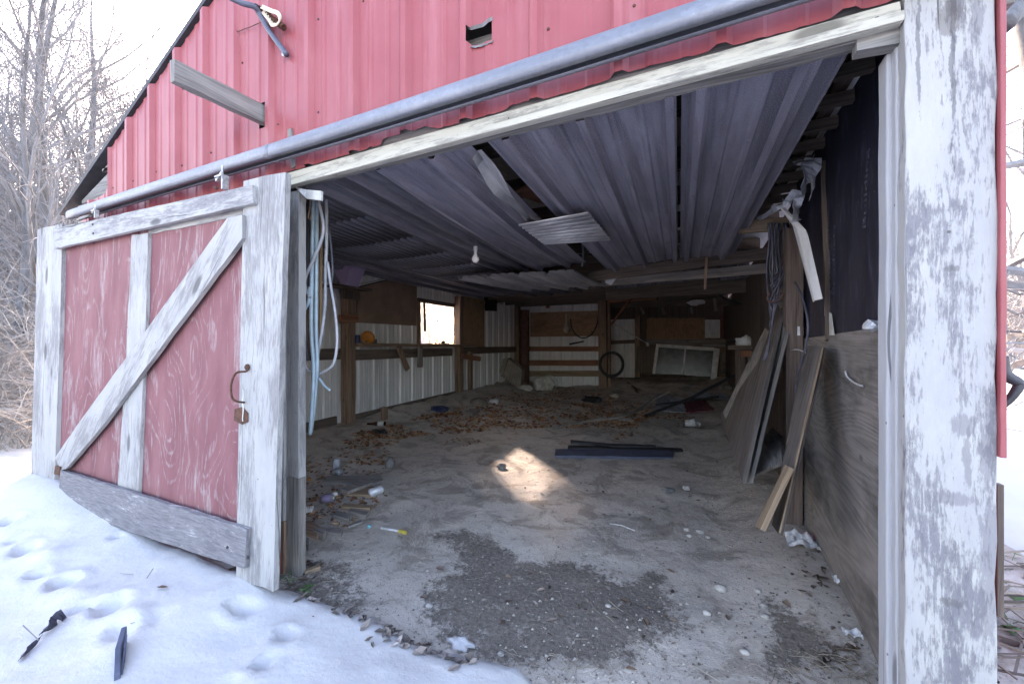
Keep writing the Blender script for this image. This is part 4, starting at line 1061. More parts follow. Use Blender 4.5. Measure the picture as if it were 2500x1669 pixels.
for mt, r, pts, y in HT:
    MB().tube(spline([aY(u, v, y) for u, v in pts], 6), r, 8).build('tube', M[mt], t, smooth=True)
MB().tube(spline([aY(u, v, 1.575) for u, v in ((757, 487), (756, 510), (752, 530), (757, 536), (759, 525))], 5), .004, 6).build('hook', M['tan_wood'], t)
vb = MB().prism([aY(u, v, 1.72) for u, v in ((731, 478), (784, 480), (780, 852), (731, 855))], (0, .015, 0))
single(vb, 'plywood_offcut', M['plytan'], 'narrow brown plywood strip behind the hanging tubing', 'board')
t = thing('gutter_piece', 'bent white gutter offcut poking out under the header', 'gutter piece', aY(760, 470, 1.45))
g0, g1, g2 = aY(716, 455, 1.405), aY(748, 463, 1.37), aY(784, 466, 1.36)
MB().prism([g0, g1, g1 + V((0, 0, -.045)), g0 + V((.02, 0, -.012))], (0, .012, 0)).build('gutter_flap', M['white'], t)
MB().prism([g1 + V((.001, 0, 0)), g2, g2 + V((-.002, 0, -.046)), g1 + V((.001, 0, -.046))], (0, .012, 0)).build('gutter_face', M['offwhite'], t)

def aXr(u, v, x): return aX(u, v, x * XR / .70)
# ------------------------------------------------------------------ right wall clutter
def plank(name, px, x0, x1, thick, mat, label, cat='board', group=None, grain=None, y0=None):
    """plank leaning on the right wall: quad of photo pixels, foot edge on the floor, head at depth x1"""
    pts = []
    for (u, v, xx) in px: pts.append(aXr(u, v, xx))
    nrm = (pts[1] - pts[0]).cross(pts[-1] - pts[0]).normalized()
    if nrm.dot(O - pts[0]) < 0: nrm = -nrm
    mb = MB().prism(edge(pts, jit=.002), -nrm * thick)
    o = mb.build(name, mat, grain=(pts[2] - pts[1]), bevel=.0015)
    return tag(o, label, cat, group)
plank('leaning_board', [(1757, 1018, .22), (1812, 1178, .24), (1912, 748, .60), (1896, 760, .60), (1852, 880, .47)], 0, 0, .018, M['lean_wood'], 'wide grey weathered board leaning at the front of the board stack')
plank('leaning_board', [(1812, 1174, .28), (1828, 1176, .29), (1925, 780, .61), (1912, 760, .60)], 0, 0, .02, M['grey_wood'], 'narrow dark board edge directly behind the wide leaning board')
plank('leaning_board', [(1765, 1005, .23), (1790, 1070, .30), (1880, 810, .58), (1868, 800, .56)], 0, 0, .02, M['plywood'], 'brown board at the rear of the leaning stack')
plank('leaning_board', [(1828, 1163, .33), (1910, 1128, .42), (1905, 1062, .62), (1886, 1043, .62), (1845, 1090, .45)], 0, 0, .015, M['grey_wood'], 'dark splintered plywood scrap wedged low behind leaning boards')
plank('leaning_board', [(1884, 1280, .34), (1901, 1304, .355), (2008, 846, .62), (1971, 843, .61), (1937, 985, .52)], 0, 0, .018, M['lean_wood'], 'tall grey plank with pale edge leaning on plywood wall')
single(MB().beam(aXr(1903, 1300, .352), aXr(2009, 848, .617), .012, .006, (0, 1, 0), n=6, jit=.001), 'pale_sliver', M['tan_wood'], 'pale splintered edge strip along the tall leaning plank', 'splinter', grain=(0, .2, 1))
plank('short_stick', [(1843, 1283, .265), (1856, 1291, .27), (1927, 1139, .40), (1916, 1133, .40)], 0, 0, .02, M['tan_wood'], 'short tan stick propped against the tall grey plank', 'stick')
t = thing('bottle', 'dusty clear bottle with white label standing on the plywood ledge', 'bottle', aXr(1946, 824, .66))
q = aXr(1946, 826, .66); h = 60 * px_size(q)
MB().lathe(q, (0, 0, 1), [(0, .0), (.003, h * .2), (h * .55, h * .22), (h * .72, h * .17), (h * .86, h * .07), (h * .97, h * .07), (h, h * .08), (h, 0)], 16).build('bottle_body', M['clear'], t, smooth=True)
MB().lathe(q + V((0, 0, h * .12)), (0, 0, 1), [(0, h * .226), (h * .36, h * .228)], 16).build('bottle_label', M['paper'], t, smooth=True)
t = thing('bent_metal_strip', 'bent silver metal strip hanging beside the navy sheathing', 'metal strip', aXr(1998, 730, .6))
s0 = [aXr(u, v, x) for u, v, x in ((1908, 508, .52), (1915, 506, .52))]
strip = [[aXr(u, v, x) for u, v, x in r] for r in (((1906, 506, .50), (1914, 504, .52)), ((1936, 550, .55), (1968, 562, .60)), ((1943, 575, .57), (1974, 578, .61)), ((1986, 737, .62), (2009, 729, .64)))]
mb = MB()
for (a, b), (c_, d_) in zip(strip, strip[1:]):
    m0, m1 = (a + b) / 2 + V((-.012, 0, 0)), (c_ + d_) / 2 + V((-.012, 0, 0))
    mb.add([a, m0, m1, c_], [(0, 1, 2, 3)]); mb.add([m0, b, d_, m1], [(0, 1, 2, 3)])
mb.build('strip_body', M['galv'], t, solid=.002, grain=(0, .3, 1))
# foil flaps
t = thing('torn_foil', 'torn silvery foil sheeting dangling in the right ceiling corner', 'foil', aXr(1945, 500, .6))
def ribbon(name, cl, wd_, mat, parent, tw=0.0, n=6):
    """crumpled ribbon through centre line points"""
    c = spline(cl, n); mb = MB(); prev = None
    for i, p_ in enumerate(c):
        k_ = i / (len(c) - 1); w_ = wd_(k_) if callable(wd_) else wd_
        d = (c[min(i + 1, len(c) - 1)] - c[max(i - 1, 0)]).normalized()
        side = d.cross(V((-SY, CY, 0))).normalized(); nn = d.cross(side)
        an = tw * k_ + .55 * math.sin(i * .37 + 1) + .12 * math.sin(i * 1.7)
        s = side * math.cos(an) + nn * math.sin(an); m = nn * (.35 * w_ * math.sin(i * .5) + .06 * w_ * math.sin(i * 2.3))
        row = [p_ - s * w_, p_ + m, p_ + s * w_]
        if prev: mb.add([prev[0], prev[1], row[1], row[0]], [(0, 1, 2, 3)]); mb.add([prev[1], prev[2], row[2], row[1]], [(0, 1, 2, 3)])
        prev = row
    return mb.build(name, mat, parent, solid=.001)
fx = lambda u, v, x=.55: aXr(u, v, x)
ribbon('foil_flap', [fx(1985, 385, .62), fx(1978, 415, .60), fx(1968, 450, .58), fx(1952, 480, .57), fx(1945, 505, .56), fx(1942, 540, .56)], lambda k_: .035 + .012 * math.sin(7 * k_), M['foil'], t)
ribbon('foil_flap', [fx(1952, 465, .57), fx(1925, 490, .53), fx(1895, 505, .48), fx(1870, 525, .45), fx(1850, 534, .42)], lambda k_: .028 * (1 - .75 * k_) + .006, M['foil'], t)
ribbon('foil_flap', [fx(1984, 430, .62), fx(1984, 460, .60), fx(1975, 490, .60)], lambda k_: .012 * (1 - .7 * k_), M['foil'], t)
ribbon('foil_flap', [fx(1946, 392, .58), fx(1955, 405, .59), fx(1968, 400, .60), fx(1985, 382, .62)], .022, M['foil'], t)
a, b = aXr(1790, 553, .26), aXr(1874, 548, .50)
yv = aY(1790, 553, 3.3)
p0, p1 = aY(1790, 556, 3.25), aY(1935, 545, 3.25)
single(MB().beam(p0, p1, .085, .04, (0, 0, 1), n=3, jit=.002), 'bracket_timber', M['tan_wood'], 'short tan timber sticking out of the right wall below the foil', 'timber', grain=(1, 0, 0))
t = thing('cable_bundle', 'bundle of dark cables hanging from the timber on the right wall', 'cable', aY(1890, 900, 3.2))
for i in range(15):
    u = 1876 + random.uniform(0, 48); v1 = random.uniform(640, 800)
    pts = [(u, 545), (u + random.uniform(-8, 8), 600), (u + random.uniform(-10, 6), 660), (1890 + random.uniform(-14, 16), min(v1, 730)), (1884 + random.uniform(-10, 18), v1)]
    MB().tube(spline([aY(a_, b_, 3.15 + random.uniform(-.05, .1)) for a_, b_ in pts], 5), random.uniform(.004, .0075), 6).build('cable', M['wire' if i % 4 else 'hosedk'], t, smooth=True)
for i in range(3):
    pts = [(1892 + 6 * i, 720), (1886, 780), (1878, 830), (1872 - 4 * i, 880)]
    MB().tube(spline([aY(a_, b_, 3.1) for a_, b_ in pts], 5), .005, 6).build('cable', M['wire'], t, smooth=True)
MB().tube(spline([aY(u, v, 3.05) for u, v in ((1880, 715), (1873, 725), (1876, 735), (1888, 737), (1903, 730), (1913, 716))], 5), .006, 6).build('cable_tie', M['rustpipe'], t, smooth=True)
t = thing('felt_insulation', 'ragged grey felt insulation strip on the post behind the cables', 'insulation', aY(1925, 770, 3.4))
fp = [(1918, 575), (1935, 560), (1944, 600), (1942, 690), (1940, 760), (1926, 778), (1908, 768), (1902, 735), (1906, 660)]
mb = MB(); fpts = edge([aY(u, v, 3.38) for u, v in fp], jit=.008); mb.prism(fpts, (0, .03, 0)); mb.build('felt_body', M['felt'], t)
cb = [(1941, 690), (1956, 718), (1968, 760), (1973, 800), (1968, 840), (1958, 880), (1945, 930), (1940, 1000), (1930, 1075), (1918, 1130), (1906, 1160)]
single(MB().tube(spline([aXr(u, v, .585) for u, v in cb], 5), .0055, 6), 'hanging_cable', M['wire'], 'thick dark cable running down beside the bottle to the floor', 'cable', smooth=True)
single(MB().tube(spline([aXr(u, v, .615) for u, v in ((1920, 860), (1932, 855), (1946, 853), (1960, 857), (1968, 861))], 4), .004, 6), 'white_wire', M['white'], 'short white wire looped across the brown wall post', 'wire', smooth=True)
single(MB().tube(spline([aX(u, v, XR - .012) for u, v in ((2064, 905), (2068, 918), (2080, 930), (2094, 938), (2106, 942))], 4), .0042, 6), 'white_wire', M['white'], 'short white wire stub on the plywood sheet', 'wire', smooth=True)
single(MB().blob(aX(2130, 795, XR - .03), .03, 3, (1, 1.2, .7), .5, 2), 'crumpled_foil', M['foil'], 'crumpled silver foil ball on top of the plywood sheet', 'foil')
single(MB().prism([aX(u, v, XR - .004) for u, v in ((2011, 690), (2015, 735), (2019, 790), (2013, 770))], (.004, 0, 0)), 'white_sliver', M['offwhite'], 'upper white plastic sliver beside the lath on the navy board', 'plastic strip')
single(MB().prism([aX(u, v, XR - .004) for u, v in ((2024, 762), (2028, 765), (2035, 818), (2024, 818))], (.004, 0, 0)), 'white_sliver', M['offwhite'], 'lower white plastic sliver standing on the plywood sheet', 'plastic strip')
# printing on the navy sheathing (reads upward)
def text_on_wall(body, u0, v0, u1, v1, x, flipped=False):
    """text running from pixel (u0,v0) to (u1,v1) along the wall at X=x"""
    cu = bpy.data.curves.new('print', 'FONT'); cu.body = body; cu.resolution_u = 2
    o = bpy.data.objects.new('print_tmp', cu); COL.objects.link(o)
    dg = bpy.context.evaluated_depsgraph_get(); dg.update()
    me = o.evaluated_get(dg).to_mesh()
    a, b = aX(u0, v0, x), aX(u1, v1, x); ex = (b - a); Ln = ex.length; ex.normalize()
    wd_ = max(v_.co.x for v_ in me.vertices) or 1
    n = V((-1, 0, 0)); ey = n.cross(ex).normalized()
    k_ = Ln / wd_; mb = MB()
    hk = min(k_, .06) if flipped is False else flipped
    mb.add([a + ex * (v_.co.x * k_) + ey * (v_.co.y * hk) for v_ in me.vertices], [list(p_.vertices) for p_ in me.polygons])
    o.evaluated_get(dg).to_mesh_clear(); bpy.data.objects.remove(o)
    ob = mb.build('printed_lettering', M['print'], barn)
    return ob
xw = XR + .0105
text_on_wall('CONNING', 2020, 724, 2016, 626, xw, .075)
text_on_wall('Wood Fiber', 2031, 724, 2023, 520, xw, .075)
text_on_wall('Products', 2038, 722, 2039, 548, xw, .06)
text_on_wall('Building', 2113, 560, 2121, 362, xw, .05)
for (ua, va, ub, vb_) in ((2010, 619, 2024, 611), (2024, 611, 2025, 724), (2025, 724, 2016, 728)):
    a, b = aX(ua, va, xw), aX(ub, vb_, xw)
    MB().beam(a, b, .008, .001, (0, 1, 0) if abs(vb_ - va) > 30 else (0, 0, 1)).build('printed_line', M['print'], barn)

# ------------------------------------------------------------------ on the left shelf and wall
q = aX(897, 823, -4.40); q.z = 1.275
t = thing('orange_reflector', 'orange plastic dish lying on the left wall shelf', 'dish', q)
MB().lathe(q + V((0, .0, .07)), (.8, -.5, .25), [(-.02, .0), (-.02, .03), (.0, .07), (.03, .10), (.033, .10), (.005, .066), (-.015, .03)], 18).build('dish_body', M['orange'], t, smooth=True)
q = aX(873, 835, -4.34); q.z = 1.25
t = thing('drink_can', 'dark blue drink can on the shelf end beside the wall post', 'can', q)
MB().lathe(q + V((0, 0, .02)), (0, 0, 1), [(0, 0), (0, .027), (.008, .033), (.105, .033), (.118, .026), (.118, 0)], 16).build('can_body', M['navy'], t, smooth=True)
for (u, v, mt, nm, lb, s) in ((893, 828, 'tan_wood', 'wood_block', 'small tan wood block on the shelf right of the blue can', (.05, .10, .05)), (910, 826, 'dkmetal', 'metal_box', 'small dark box on the shelf left of the orange dish', (.08, .12, .07)),
                              (1083, 833, 'dkmetal', 'window_latch', 'small black fitting on the window sill', (.05, .10, .06))):
    q = aX(u, v, -4.42); single(MB().box((q.x, q.y, 1.262 + s[2] / 2 + (.002 if u < 1000 else .0)), *s, Matrix.Rotation(.3, 3, 'Z')), nm, M[mt], lb, 'block', bevel=.004)
a, b = aX(973, 845, -4.36), aX(995, 902, -4.36)
single(MB().beam(a, b, .09, .04, (0, 1, 0), n=2, jit=.003), 'hanging_offcut', M['brown_wood'], 'slanted brown wood offcut hanging below the shelf', 'offcut', bevel=.003)
a, b = aX(1026, 846, -4.36), aX(1026, 896, -4.36)
single(MB().beam(a, b, .11, .04, (0, 1, 0), n=2, jit=.003), 'hanging_offcut', M['board_grey'], 'upright grey wood offcut hanging below the shelf near the window', 'offcut', bevel=.003)
a, b = aX(1128, 869, -4.36), aX(1172, 876, -4.36)
single(MB().beam(a, b, .10, .04, (0, 0, 1), n=2, jit=.003), 'short_rail', M['red_wood'], 'short reddish rail nailed to the stud below the plywood', 'rail', grain=(0, 1, 0))
a, b = aX(830, 779, -4.40), aX(873, 777, -4.40)
single(MB().beam(a, b, .12, .04, (0, 0, 1), n=2, jit=.003), 'short_rail', M['red_wood'], 'short brown block nailed across the left wall post', 'rail', grain=(0, 1, 0))
q = aX(1199, 730, -4.40)
t = thing('rubber_mudflap', 'dark rubber sheet with a pale rag hanging in the back left corner', 'rubber sheet', q)
MB().prism(edge([aX(u, v, -4.42) for u, v in ((1186, 710), (1213, 708), (1213, 760), (1186, 758))], jit=.01), (-.02, 0, 0)).build('rubber_body', M['black'], t)
MB().blob(aX(1204, 712, -4.36), .13, 5, (.4, .8, 1.2), .5, 2).build('pale_rag', M['cloth'], t)
q = aY(1383, 790, BY - .15)
t = thing('hanging_bag', 'pale cloth bag knotted on a nail at the back plywood band', 'bag', q)
MB().lathe(q + V((0, 0, -.26)), (0, 0, 1), [(0, 0), (.03, .07), (.12, .11), (.22, .06), (.30, .03), (.5, .035), (.56, .0)], 9).build('bag_body', M['cloth'], t, smooth=True)
single(MB().tube(spline([aY(u, v, BY - .13) for u, v in ((1393, 778), (1396, 800), (1408, 818), (1425, 825), (1445, 815), (1458, 790), (1460, 770))], 6), .014, 6), 'hose_loop', M['black'], 'slack dark hose drooping across the back plywood band', 'hose', smooth=True)
a, b = aY(1390, 840, BY - .14), aY(1425, 833, BY - .14)
single(MB().beam(a, b, .05, .02, (0, 0, 1), n=2, taper=.7), 'rusty_tool', M['dkmetal'], 'dark iron tool hooked on the upper back rail', 'tool', grain=(1, 0, 0))
# black hose ring and red strut by the post
pts = [aY(1493 + 28 * math.cos(i * math.pi / 12), 889 + 29 * math.sin(i * math.pi / 12), 9.45) for i in range(25)]
single(MB().tube(pts, .035, 8), 'hose_ring', M['black'], 'black rubber hose ring hung on the back post', 'hose', smooth=True)
single(MB().beam(aY(1490, 795, 9.2), aY(1549, 716, 9.0), .06, .04, (0, 1, 0), n=2), 'red_strut', M['red_wood'], 'slanted red metal strut beside the back post', 'strut')
single(MB().tube([aY(1497, 790, 9.3), aY(1582, 839, 9.6)], .012, 6), 'thin_rod', M['offwhite'], 'thin pale rod slanting down from the back post', 'rod')
MB_ = MB().beam(aY(1580, 836, 9.58), aY(1582, 845, 9.58), .05, .05, (0, 0, 1)); single(MB_, 'white_tag', M['white'], 'small white knob at the end of the thin slanting rod', 'knob')
single(MB().prism(edge([aY(u, v, 5.0) for u, v in ((1474, 672), (1508, 668), (1511, 673), (1492, 696), (1478, 690))], jit=.004), (0, .006, 0)), 'white_card', M['paper'], 'torn white card nailed at the end of the ceiling beam', 'card')
single(MB().tube(spline([aY(u, v, 4.4) for u, v in ((1422, 595), (1423, 620), (1421, 650))], 4), .012, 6), 'blue_strap', M['hose'], 'pale blue strap hanging beside the patched ceiling sheet', 'strap')
single(MB().beam(aY(1725, 628, 4.3), aY(1721, 706, 4.3), .022, .02, (1, 0, 0)), 'hanging_lath', M['brown_wood'], 'thin brown lath hanging down from the far ceiling edge', 'lath')
t = thing('leaning_window', 'old white framed two pane window sash leaning at the back', 'window sash', aY(1680, 915, 10.9))
P_ = lambda u, v, o=0: aP(u, v, V((-1.2, 10.9 - o, .4)), V((0, -1, .12)).normalized())
MB().beam(P_(1602, 843), P_(1743, 852), .085, .04, (0, 0, 1)).build('sash_rail', M['sash'], t, grain=(1, 0, 0))
MB().beam(P_(1605, 845), P_(1596, 912), .07, .04, (1, 0, 0)).build('sash_stile', M['sash'], t)
MB().beam(P_(1750, 850), P_(1742, 925), .13, .04, (1, 0, 0)).build('sash_stile', M['sash'], t)
MB().beam(P_(1673, 849), P_(1667, 916), .04, .035, (1, 0, 0)).build('glazing_bar', M['sash'], t)
MB().prism([P_(1604, 848, -.02), P_(1671, 852, -.02), P_(1666, 914, -.02), P_(1598, 912, -.02)], (0, .006, 0)).build('pane', M['dustglass'], t)
MB().prism([P_(1672, 852, -.02), P_(1744, 856, -.02), P_(1740, 920, -.02), P_(1667, 915, -.02)], (0, .006, 0)).build('pane', M['dustglass'], t)
t = thing('panel_door', 'brown panelled door standing behind the leaning window sash', 'door', aY(1770, 920, 11.3))
MB().prism([aY(u, v, 11.3) for u, v in ((1735, 845), (1798, 845), (1798, 925), (1735, 925))], (0, .04, 0)).build('door_slab', M['brown_wood'], t)
for v0, v1 in ((860, 884), (890, 912)):
    MB().prism([aY(u, v, 11.29) for u, v in ((1760, v0), (1784, v0), (1784, v1), (1760, v1))], (0, -.015, 0)).build('door_panel', M['plywood'], t, bevel=.008)
MB().beam(aY(1715, 842, 11.25), aY(1783, 844, 11.25), .05, .04, (0, 0, 1)).build('door_edge', M['white_paint'], t, grain=(1, 0, 0))
single(MB().prism(edge([aY(u, v, 10.95) for u, v in ((1556, 845), (1600, 848), (1594, 908), (1550, 912))], jit=.01), (0, .02, 0)), 'dark_sheet', M['dark_wood'], 'dark brown panel leaning left of the window sash', 'panel')
# workbench stump with pot
q = aY(1800, 850, 6.2)
t = thing('work_stand', 'dark timber stand at the right wall holding a pot', 'stand', aF(1815, 960))
zt2 = aY(1820, 848, 6.2).z
for u in (1806, 1836):
    p_ = aY(u, 850, 6.2); MB().beam((p_.x, 6.2, .05), (p_.x, 6.2, zt2 - .03), .11, .10, (1, 0, 0), n=3, jit=.004).build('leg', M['dark_wood'], t)
p_ = aY(1822, 848, 6.2); MB().box((p_.x, 6.2, zt2), .46, .4, .055).build('stand_top', M['dark_wood'], t, grain=(1, 0, 0))
MB().box((p_.x + .03, 6.02, zt2 - .08), .22, .05, .08).build('stand_block', M['red_wood'], t)
q = aY(1818, 842, 6.15); q.z = zt2 + .028
t = thing('metal_pot', 'dented aluminium pot on the dark stand', 'pot', q)
MB().lathe(q, (0, 0, 1), [(0, 0), (0, .10), (.015, .11), (.10, .115), (.10, .108), (.012, .10)], 18).build('pot_body', M['galv'], t, smooth=True)
MB().lathe(q + V((.02, 0, .095)), (0, 0, 1), [(0, .06), (.025, .05), (.03, .02), (.045, .02), (.05, 0)], 12).build('pot_lid', M['galv_dirty'], t, smooth=True)
MB().tube([q + V((-.11, -.02, .06)), q + V((-.15, -.05, .065)), q + V((-.2, -.06, .06))], .01, 6).build('pot_handle', M['black'], t)
t = thing('hanging_clutter', 'crumpled grey scrap hanging from a hook in the dark back bay', 'scrap', aY(1700, 745, 10.0))
MB().blob(aY(1700, 738, 9.6), .16, 4, (1.2, .6, .45), .5, 2).build('scrap_body', M['galv_dirty'], t)
single(MB().tube(spline([aY(u, v, 7.0) for u, v in ((1730, 685), (1745, 705), (1765, 725), (1790, 738), (1810, 742))], 5), .018, 6), 'hanging_cable', M['black'], 'dark cable sagging across the upper back bay', 'cable', smooth=True)

# ------------------------------------------------------------------ things on the floor
def fz(p, d=0.0): return V((p.x, p.y, floor_z(p.x, p.y) + d))
# dark boards lying flat
def flat_board(px, th, mat, label, name='floor_board', lift=0.0, cat='board', grain=None):
    pts = [aF(u, v, th + lift) for u, v in px]
    zc_ = max(floor_z(p_.x, p_.y) for p_ in pts) + th + lift
    pts = [V((p_.x, p_.y, zc_)) for p_ in pts]
    o = MB().prism(edge(pts, jit=.003), (0, 0, -th - .012)).build(name, mat, grain=grain or (pts[1] - pts[0]), bevel=.003)
    return tag(o, label, cat)
flat_board([(1354, 1112), (1642, 1116), (1646, 1104), (1625, 1097), (1356, 1095)], .018, M['slate'], 'nearest and widest of the dark boards flat on the dirt floor')
flat_board([(1393, 1079), (1600, 1086), (1602, 1093), (1490, 1089), (1394, 1073)], .02, M['dkmetal'], 'farthest narrow dark board flat on the dirt floor')
flat_board([(1386, 1093), (1655, 1101), (1668, 1100), (1664, 1094), (1560, 1090), (1387, 1086)], .012, M['black'], 'thin dark board between the other two on the floor')
# bucket
t = thing('bucket', 'dusty white plastic bucket lying on its side at the back wall', 'bucket', aF(1335, 955))
bc = aF(1310, 938); bc.z = floor_z(bc.x, bc.y) + .19
ax = (aF(1372, 950) - aF(1310, 938)); ax.z = 0; ax = ax.normalized()
bl_ = MB().lathe(bc, ax, [(0, 0), (0, .15), (.02, .16), (.40, .19), (.41, .20), (.42, .19), (.03, .150), (.025, 0)], 22).build('bucket_body', M['bucket'], t, smooth=True)
hpts = [bc + ax * .40 + (V((0, 0, 1)) * math.cos(a_) * .2 + ax.cross(V((0, 0, 1))) * math.sin(a_) * .2) + ax * (.12 * math.sin(a_ * 1.0)) for a_ in [i * math.pi / 10 for i in range(11)]]
MB().tube(hpts, .008, 6).build('bucket_handle', M['offwhite'], t)
# crate
t = thing('plastic_crate', 'grey brown ribbed plastic crate tipped up in the back left corner', 'crate', aF(1245, 950))
cpl = [aY(u, v, 8.6) for u, v in ((1219, 905), (1226, 878), (1242, 874), (1274, 903), (1271, 945), (1252, 950))]
MB().prism([aY(u, v, 8.7) for u, v in ((1240, 874), (1274, 902), (1269, 950), (1224, 918))], (-.02, .25, 0)).build('crate_body', M['crate'], t, bevel=.012)
for i in range(9):
    k_ = i / 8; a = aY(1240, 874, 8.69) * (1 - k_) + aY(1274, 902, 8.69) * k_; b = aY(1224, 918, 8.69) * (1 - k_) + aY(1269, 950, 8.69) * k_
    MB().beam(a, b, .02, .02, (1, 0, 0)).build('crate_rib', M['crate'], t)
MB().prism([aY(u, v, 8.66) for u, v in ((1220, 906), (1227, 876), (1241, 873), (1226, 920))], (-.02, .26, 0)).build('crate_end', M['crate'], t, bevel=.01)
# small litter
def can(u, v, label, mat, r=.033, h=.12, axis=(0, 0, 1), name='drink_can', rim='zinc', cat='can'):
    q = aF(u, v); q = fz(q); ax_ = V(axis).normalized(); lay = abs(ax_.z) < .7
    t_ = thing(name, label, cat, q)
    b = q + (V((0, 0, r * .9)) - ax_ * h / 2 if lay else V((0, 0, -.004)))
    MB().lathe(b, ax_, [(0, 0), (0, r * .75), (h * .07, r), (h * .9, r * .98), (h * .97, r * .78)], 16).build('can_body', M[mat], t_, smooth=True)
    MB().lathe(b + ax_ * (h * .97), ax_, [(0, r * .78), (.003, r * .8), (.003, r * .7), (-.004, r * .68), (-.004, 0)], 16).build('can_top', M[rim], t_, smooth=True)
    return t_
can(820, 1143, 'crushed silver and blue drink can standing in the left litter', 'tarp', h=.105, axis=(.08, .1, 1))
can(918, 1207, 'shiny silver drink can lying beside the copper leaf', 'foil', axis=(.5, .8, .12), h=.115)
can(800, 1224, 'crumpled purple and white can in the left litter', 'foam', axis=(1, .3, .1), h=.09, r=.03)
can(1207, 983, 'small white tin lying on the leaf litter near the left wall', 'white', r=.05, h=.17, axis=(1, .1, .05), name='paint_tin', cat='tin')
can(1702, 1042, 'small pale tin right of the white cup', 'offwhite', r=.045, h=.07, axis=(.5, -.8, .2), name='tin')
t = thing('white_cup', 'white plastic cup on its side on the back floor', 'cup', aF(1678, 1045))
q = fz(aF(1672, 1042), .055); MB().lathe(q, (.9, .1, .12), [(0, 0), (0, .045), (.13, .062), (.135, .062), (.13, .055), (.01, .04), (.01, 0)], 18).build('cup_body', M['white'], t, smooth=True)
t = thing('glass_jar', 'dusty glass tumbler lying in the left litter', 'tumbler', aF(818, 1160))
q = fz(aF(812, 1160), .03); MB().lathe(q, (.9, .3, .05), [(0, 0), (0, .028), (.09, .034), (.09, .028), (.01, .024)], 16).build('tumbler_body', M['clear'], t, smooth=True)
t = thing('beer_bottle', 'brown glass bottle lying by the left wall post', 'bottle', aF(925, 1036))
q = fz(aF(942, 1035), .032); ax_ = (aF(904, 1036) - aF(942, 1035)).normalized()
MB().lathe(q, ax_, [(0, 0), (0, .03), (.14, .031), (.17, .02), (.20, .013), (.25, .013), (.25, 0)], 14).build('bottle_body', M['amber'], t, smooth=True)
MB().lathe(q + ax_ * .03, ax_, [(0, .0315), (.08, .0318)], 14).build('bottle_label', M['offwhite'], t, smooth=True)
single(MB().blob(fz(aF(928, 1056), .02), .10, 9, (1.2, .6, .3), .5, 2), 'dark_boot', M['black'], 'dark crumpled rubber scrap in front of the brown bottle', 'rubber scrap')
single(MB().lathe(fz(aF(951, 1140), -.01), (.15, 0, 1), [(0, 0), (0, .045), (.07, .05), (.09, .03), (.11, .02), (.11, 0)], 14), 'small_jug', M['rock'], 'small grey jug half buried near the leaf litter', 'jug', smooth=True)
for (u, v, r, mt, lb, nm) in ((742, 1176, .020, 'blue', 'small blue ball in the left litter', 'ball'), (755, 1173, .018, 'orange', 'small orange ball beside the blue ball', 'ball'), (901, 1288, .014, 'teal', 'turquoise bottle cap on the dirt left of the white tube', 'turquoise_lid'),
                              (818, 1211, .022, 'white', 'white egg shaped bulb above the purple can', 'egg')):
    q = fz(aF(u, v), r * .8); single(MB().blob(q, r, 1, (1.3 if nm == 'egg' else 1, 1, .9), .05, 2), nm, M[mt], lb, 'ball' if nm == 'ball' else nm.replace('_', ' '), smooth=True)
t = thing('spiral_bulb', 'white spiral light bulb lying at the foot of the left jamb', 'light bulb', aF(745, 1256))
b0, b1 = fz(aF(733, 1254), .02), fz(aF(764, 1250), .025); d_ = (b1 - b0); s_ = V((0, 0, 1)); n_ = d_.normalized().cross(s_)
MB().tube([b0 + d_ * (.35 + .65 * i / 40) + (s_ * math.cos(i * .62) + n_ * math.sin(i * .62)) * .020 for i in range(41)], .006, 6).build('spiral_tube', M['white'], t, smooth=True)
MB().lathe(b0, d_, [(0, 0), (0, .018), (d_.length * .35, .022), (d_.length * .36, 0)], 12).build('bulb_base', M['offwhite'], t, smooth=True)
t = thing('caulk_tube', 'thin white tube with a yellow cap on the dirt at left', 'tube', aF(960, 1300))
a, b = fz(aF(931, 1292), .010), fz(aF(975, 1299), .010); c_ = fz(aF(991, 1304), .012)
MB().tube([a, b], .0085, 8).build('tube_body', M['white'], t); MB().tube([b, c_], .013, 8).build('tube_cap', M['yellow'], t)
# wood scraps in the left litter
scr = [([(786, 1180), (912, 1180), (936, 1172), (928, 1161), (800, 1163)], .02, 'board_grey', 'long flat grey plank scrap behind the tilted scrap'),
       ([(831, 1193), (850, 1198), (912, 1176), (893, 1167)], .045, 'board_grey', 'tilted grey plank scrap on top of the long plank'),
       ([(845, 1206), (905, 1208), (914, 1188), (905, 1182)], .02, 'tan_wood', 'pinkish plank scrap below the tilted scrap'),
       ([(832, 1235), (903, 1243), (905, 1235), (840, 1228)], .025, 'tan_wood', 'narrow tan scrap behind the copper leaf'),
       ([(849, 1249), (893, 1260), (902, 1250), (858, 1238)], .02, 'board_grey', 'grey scrap right of the copper leaf'),
       ([(812, 1256), (850, 1270), (862, 1260), (822, 1246)], .02, 'grey_wood', 'grey scrap in front of the copper leaf'),
       ([(729, 1290), (775, 1306), (795, 1300), (760, 1272), (735, 1268)], .03, 'brown_wood', 'broad dark scrap at the foot of the jamb'),
       ([(764, 1292), (790, 1304), (799, 1292), (776, 1286)], .05, 'board_grey', 'short block on the broad dark scrap'),
       ([(799, 1297), (832, 1302), (838, 1292), (806, 1287)], .025, 'board_grey', 'small block right of the broad dark scrap'),
       ([(735, 1318), (752, 1330), (755, 1312), (742, 1308)], .035, 'grey_wood', 'small dark wedge by the jamb'),
       ([(745, 1395), (783, 1382), (780, 1376), (742, 1388)], .02, 'tan_wood', 'thin tan stick near the green weed'),
       ([(850, 1285), (885, 1272), (880, 1268), (846, 1281)], .012, 'grey_wood', 'thin grey splinter left of the turquoise cap')]
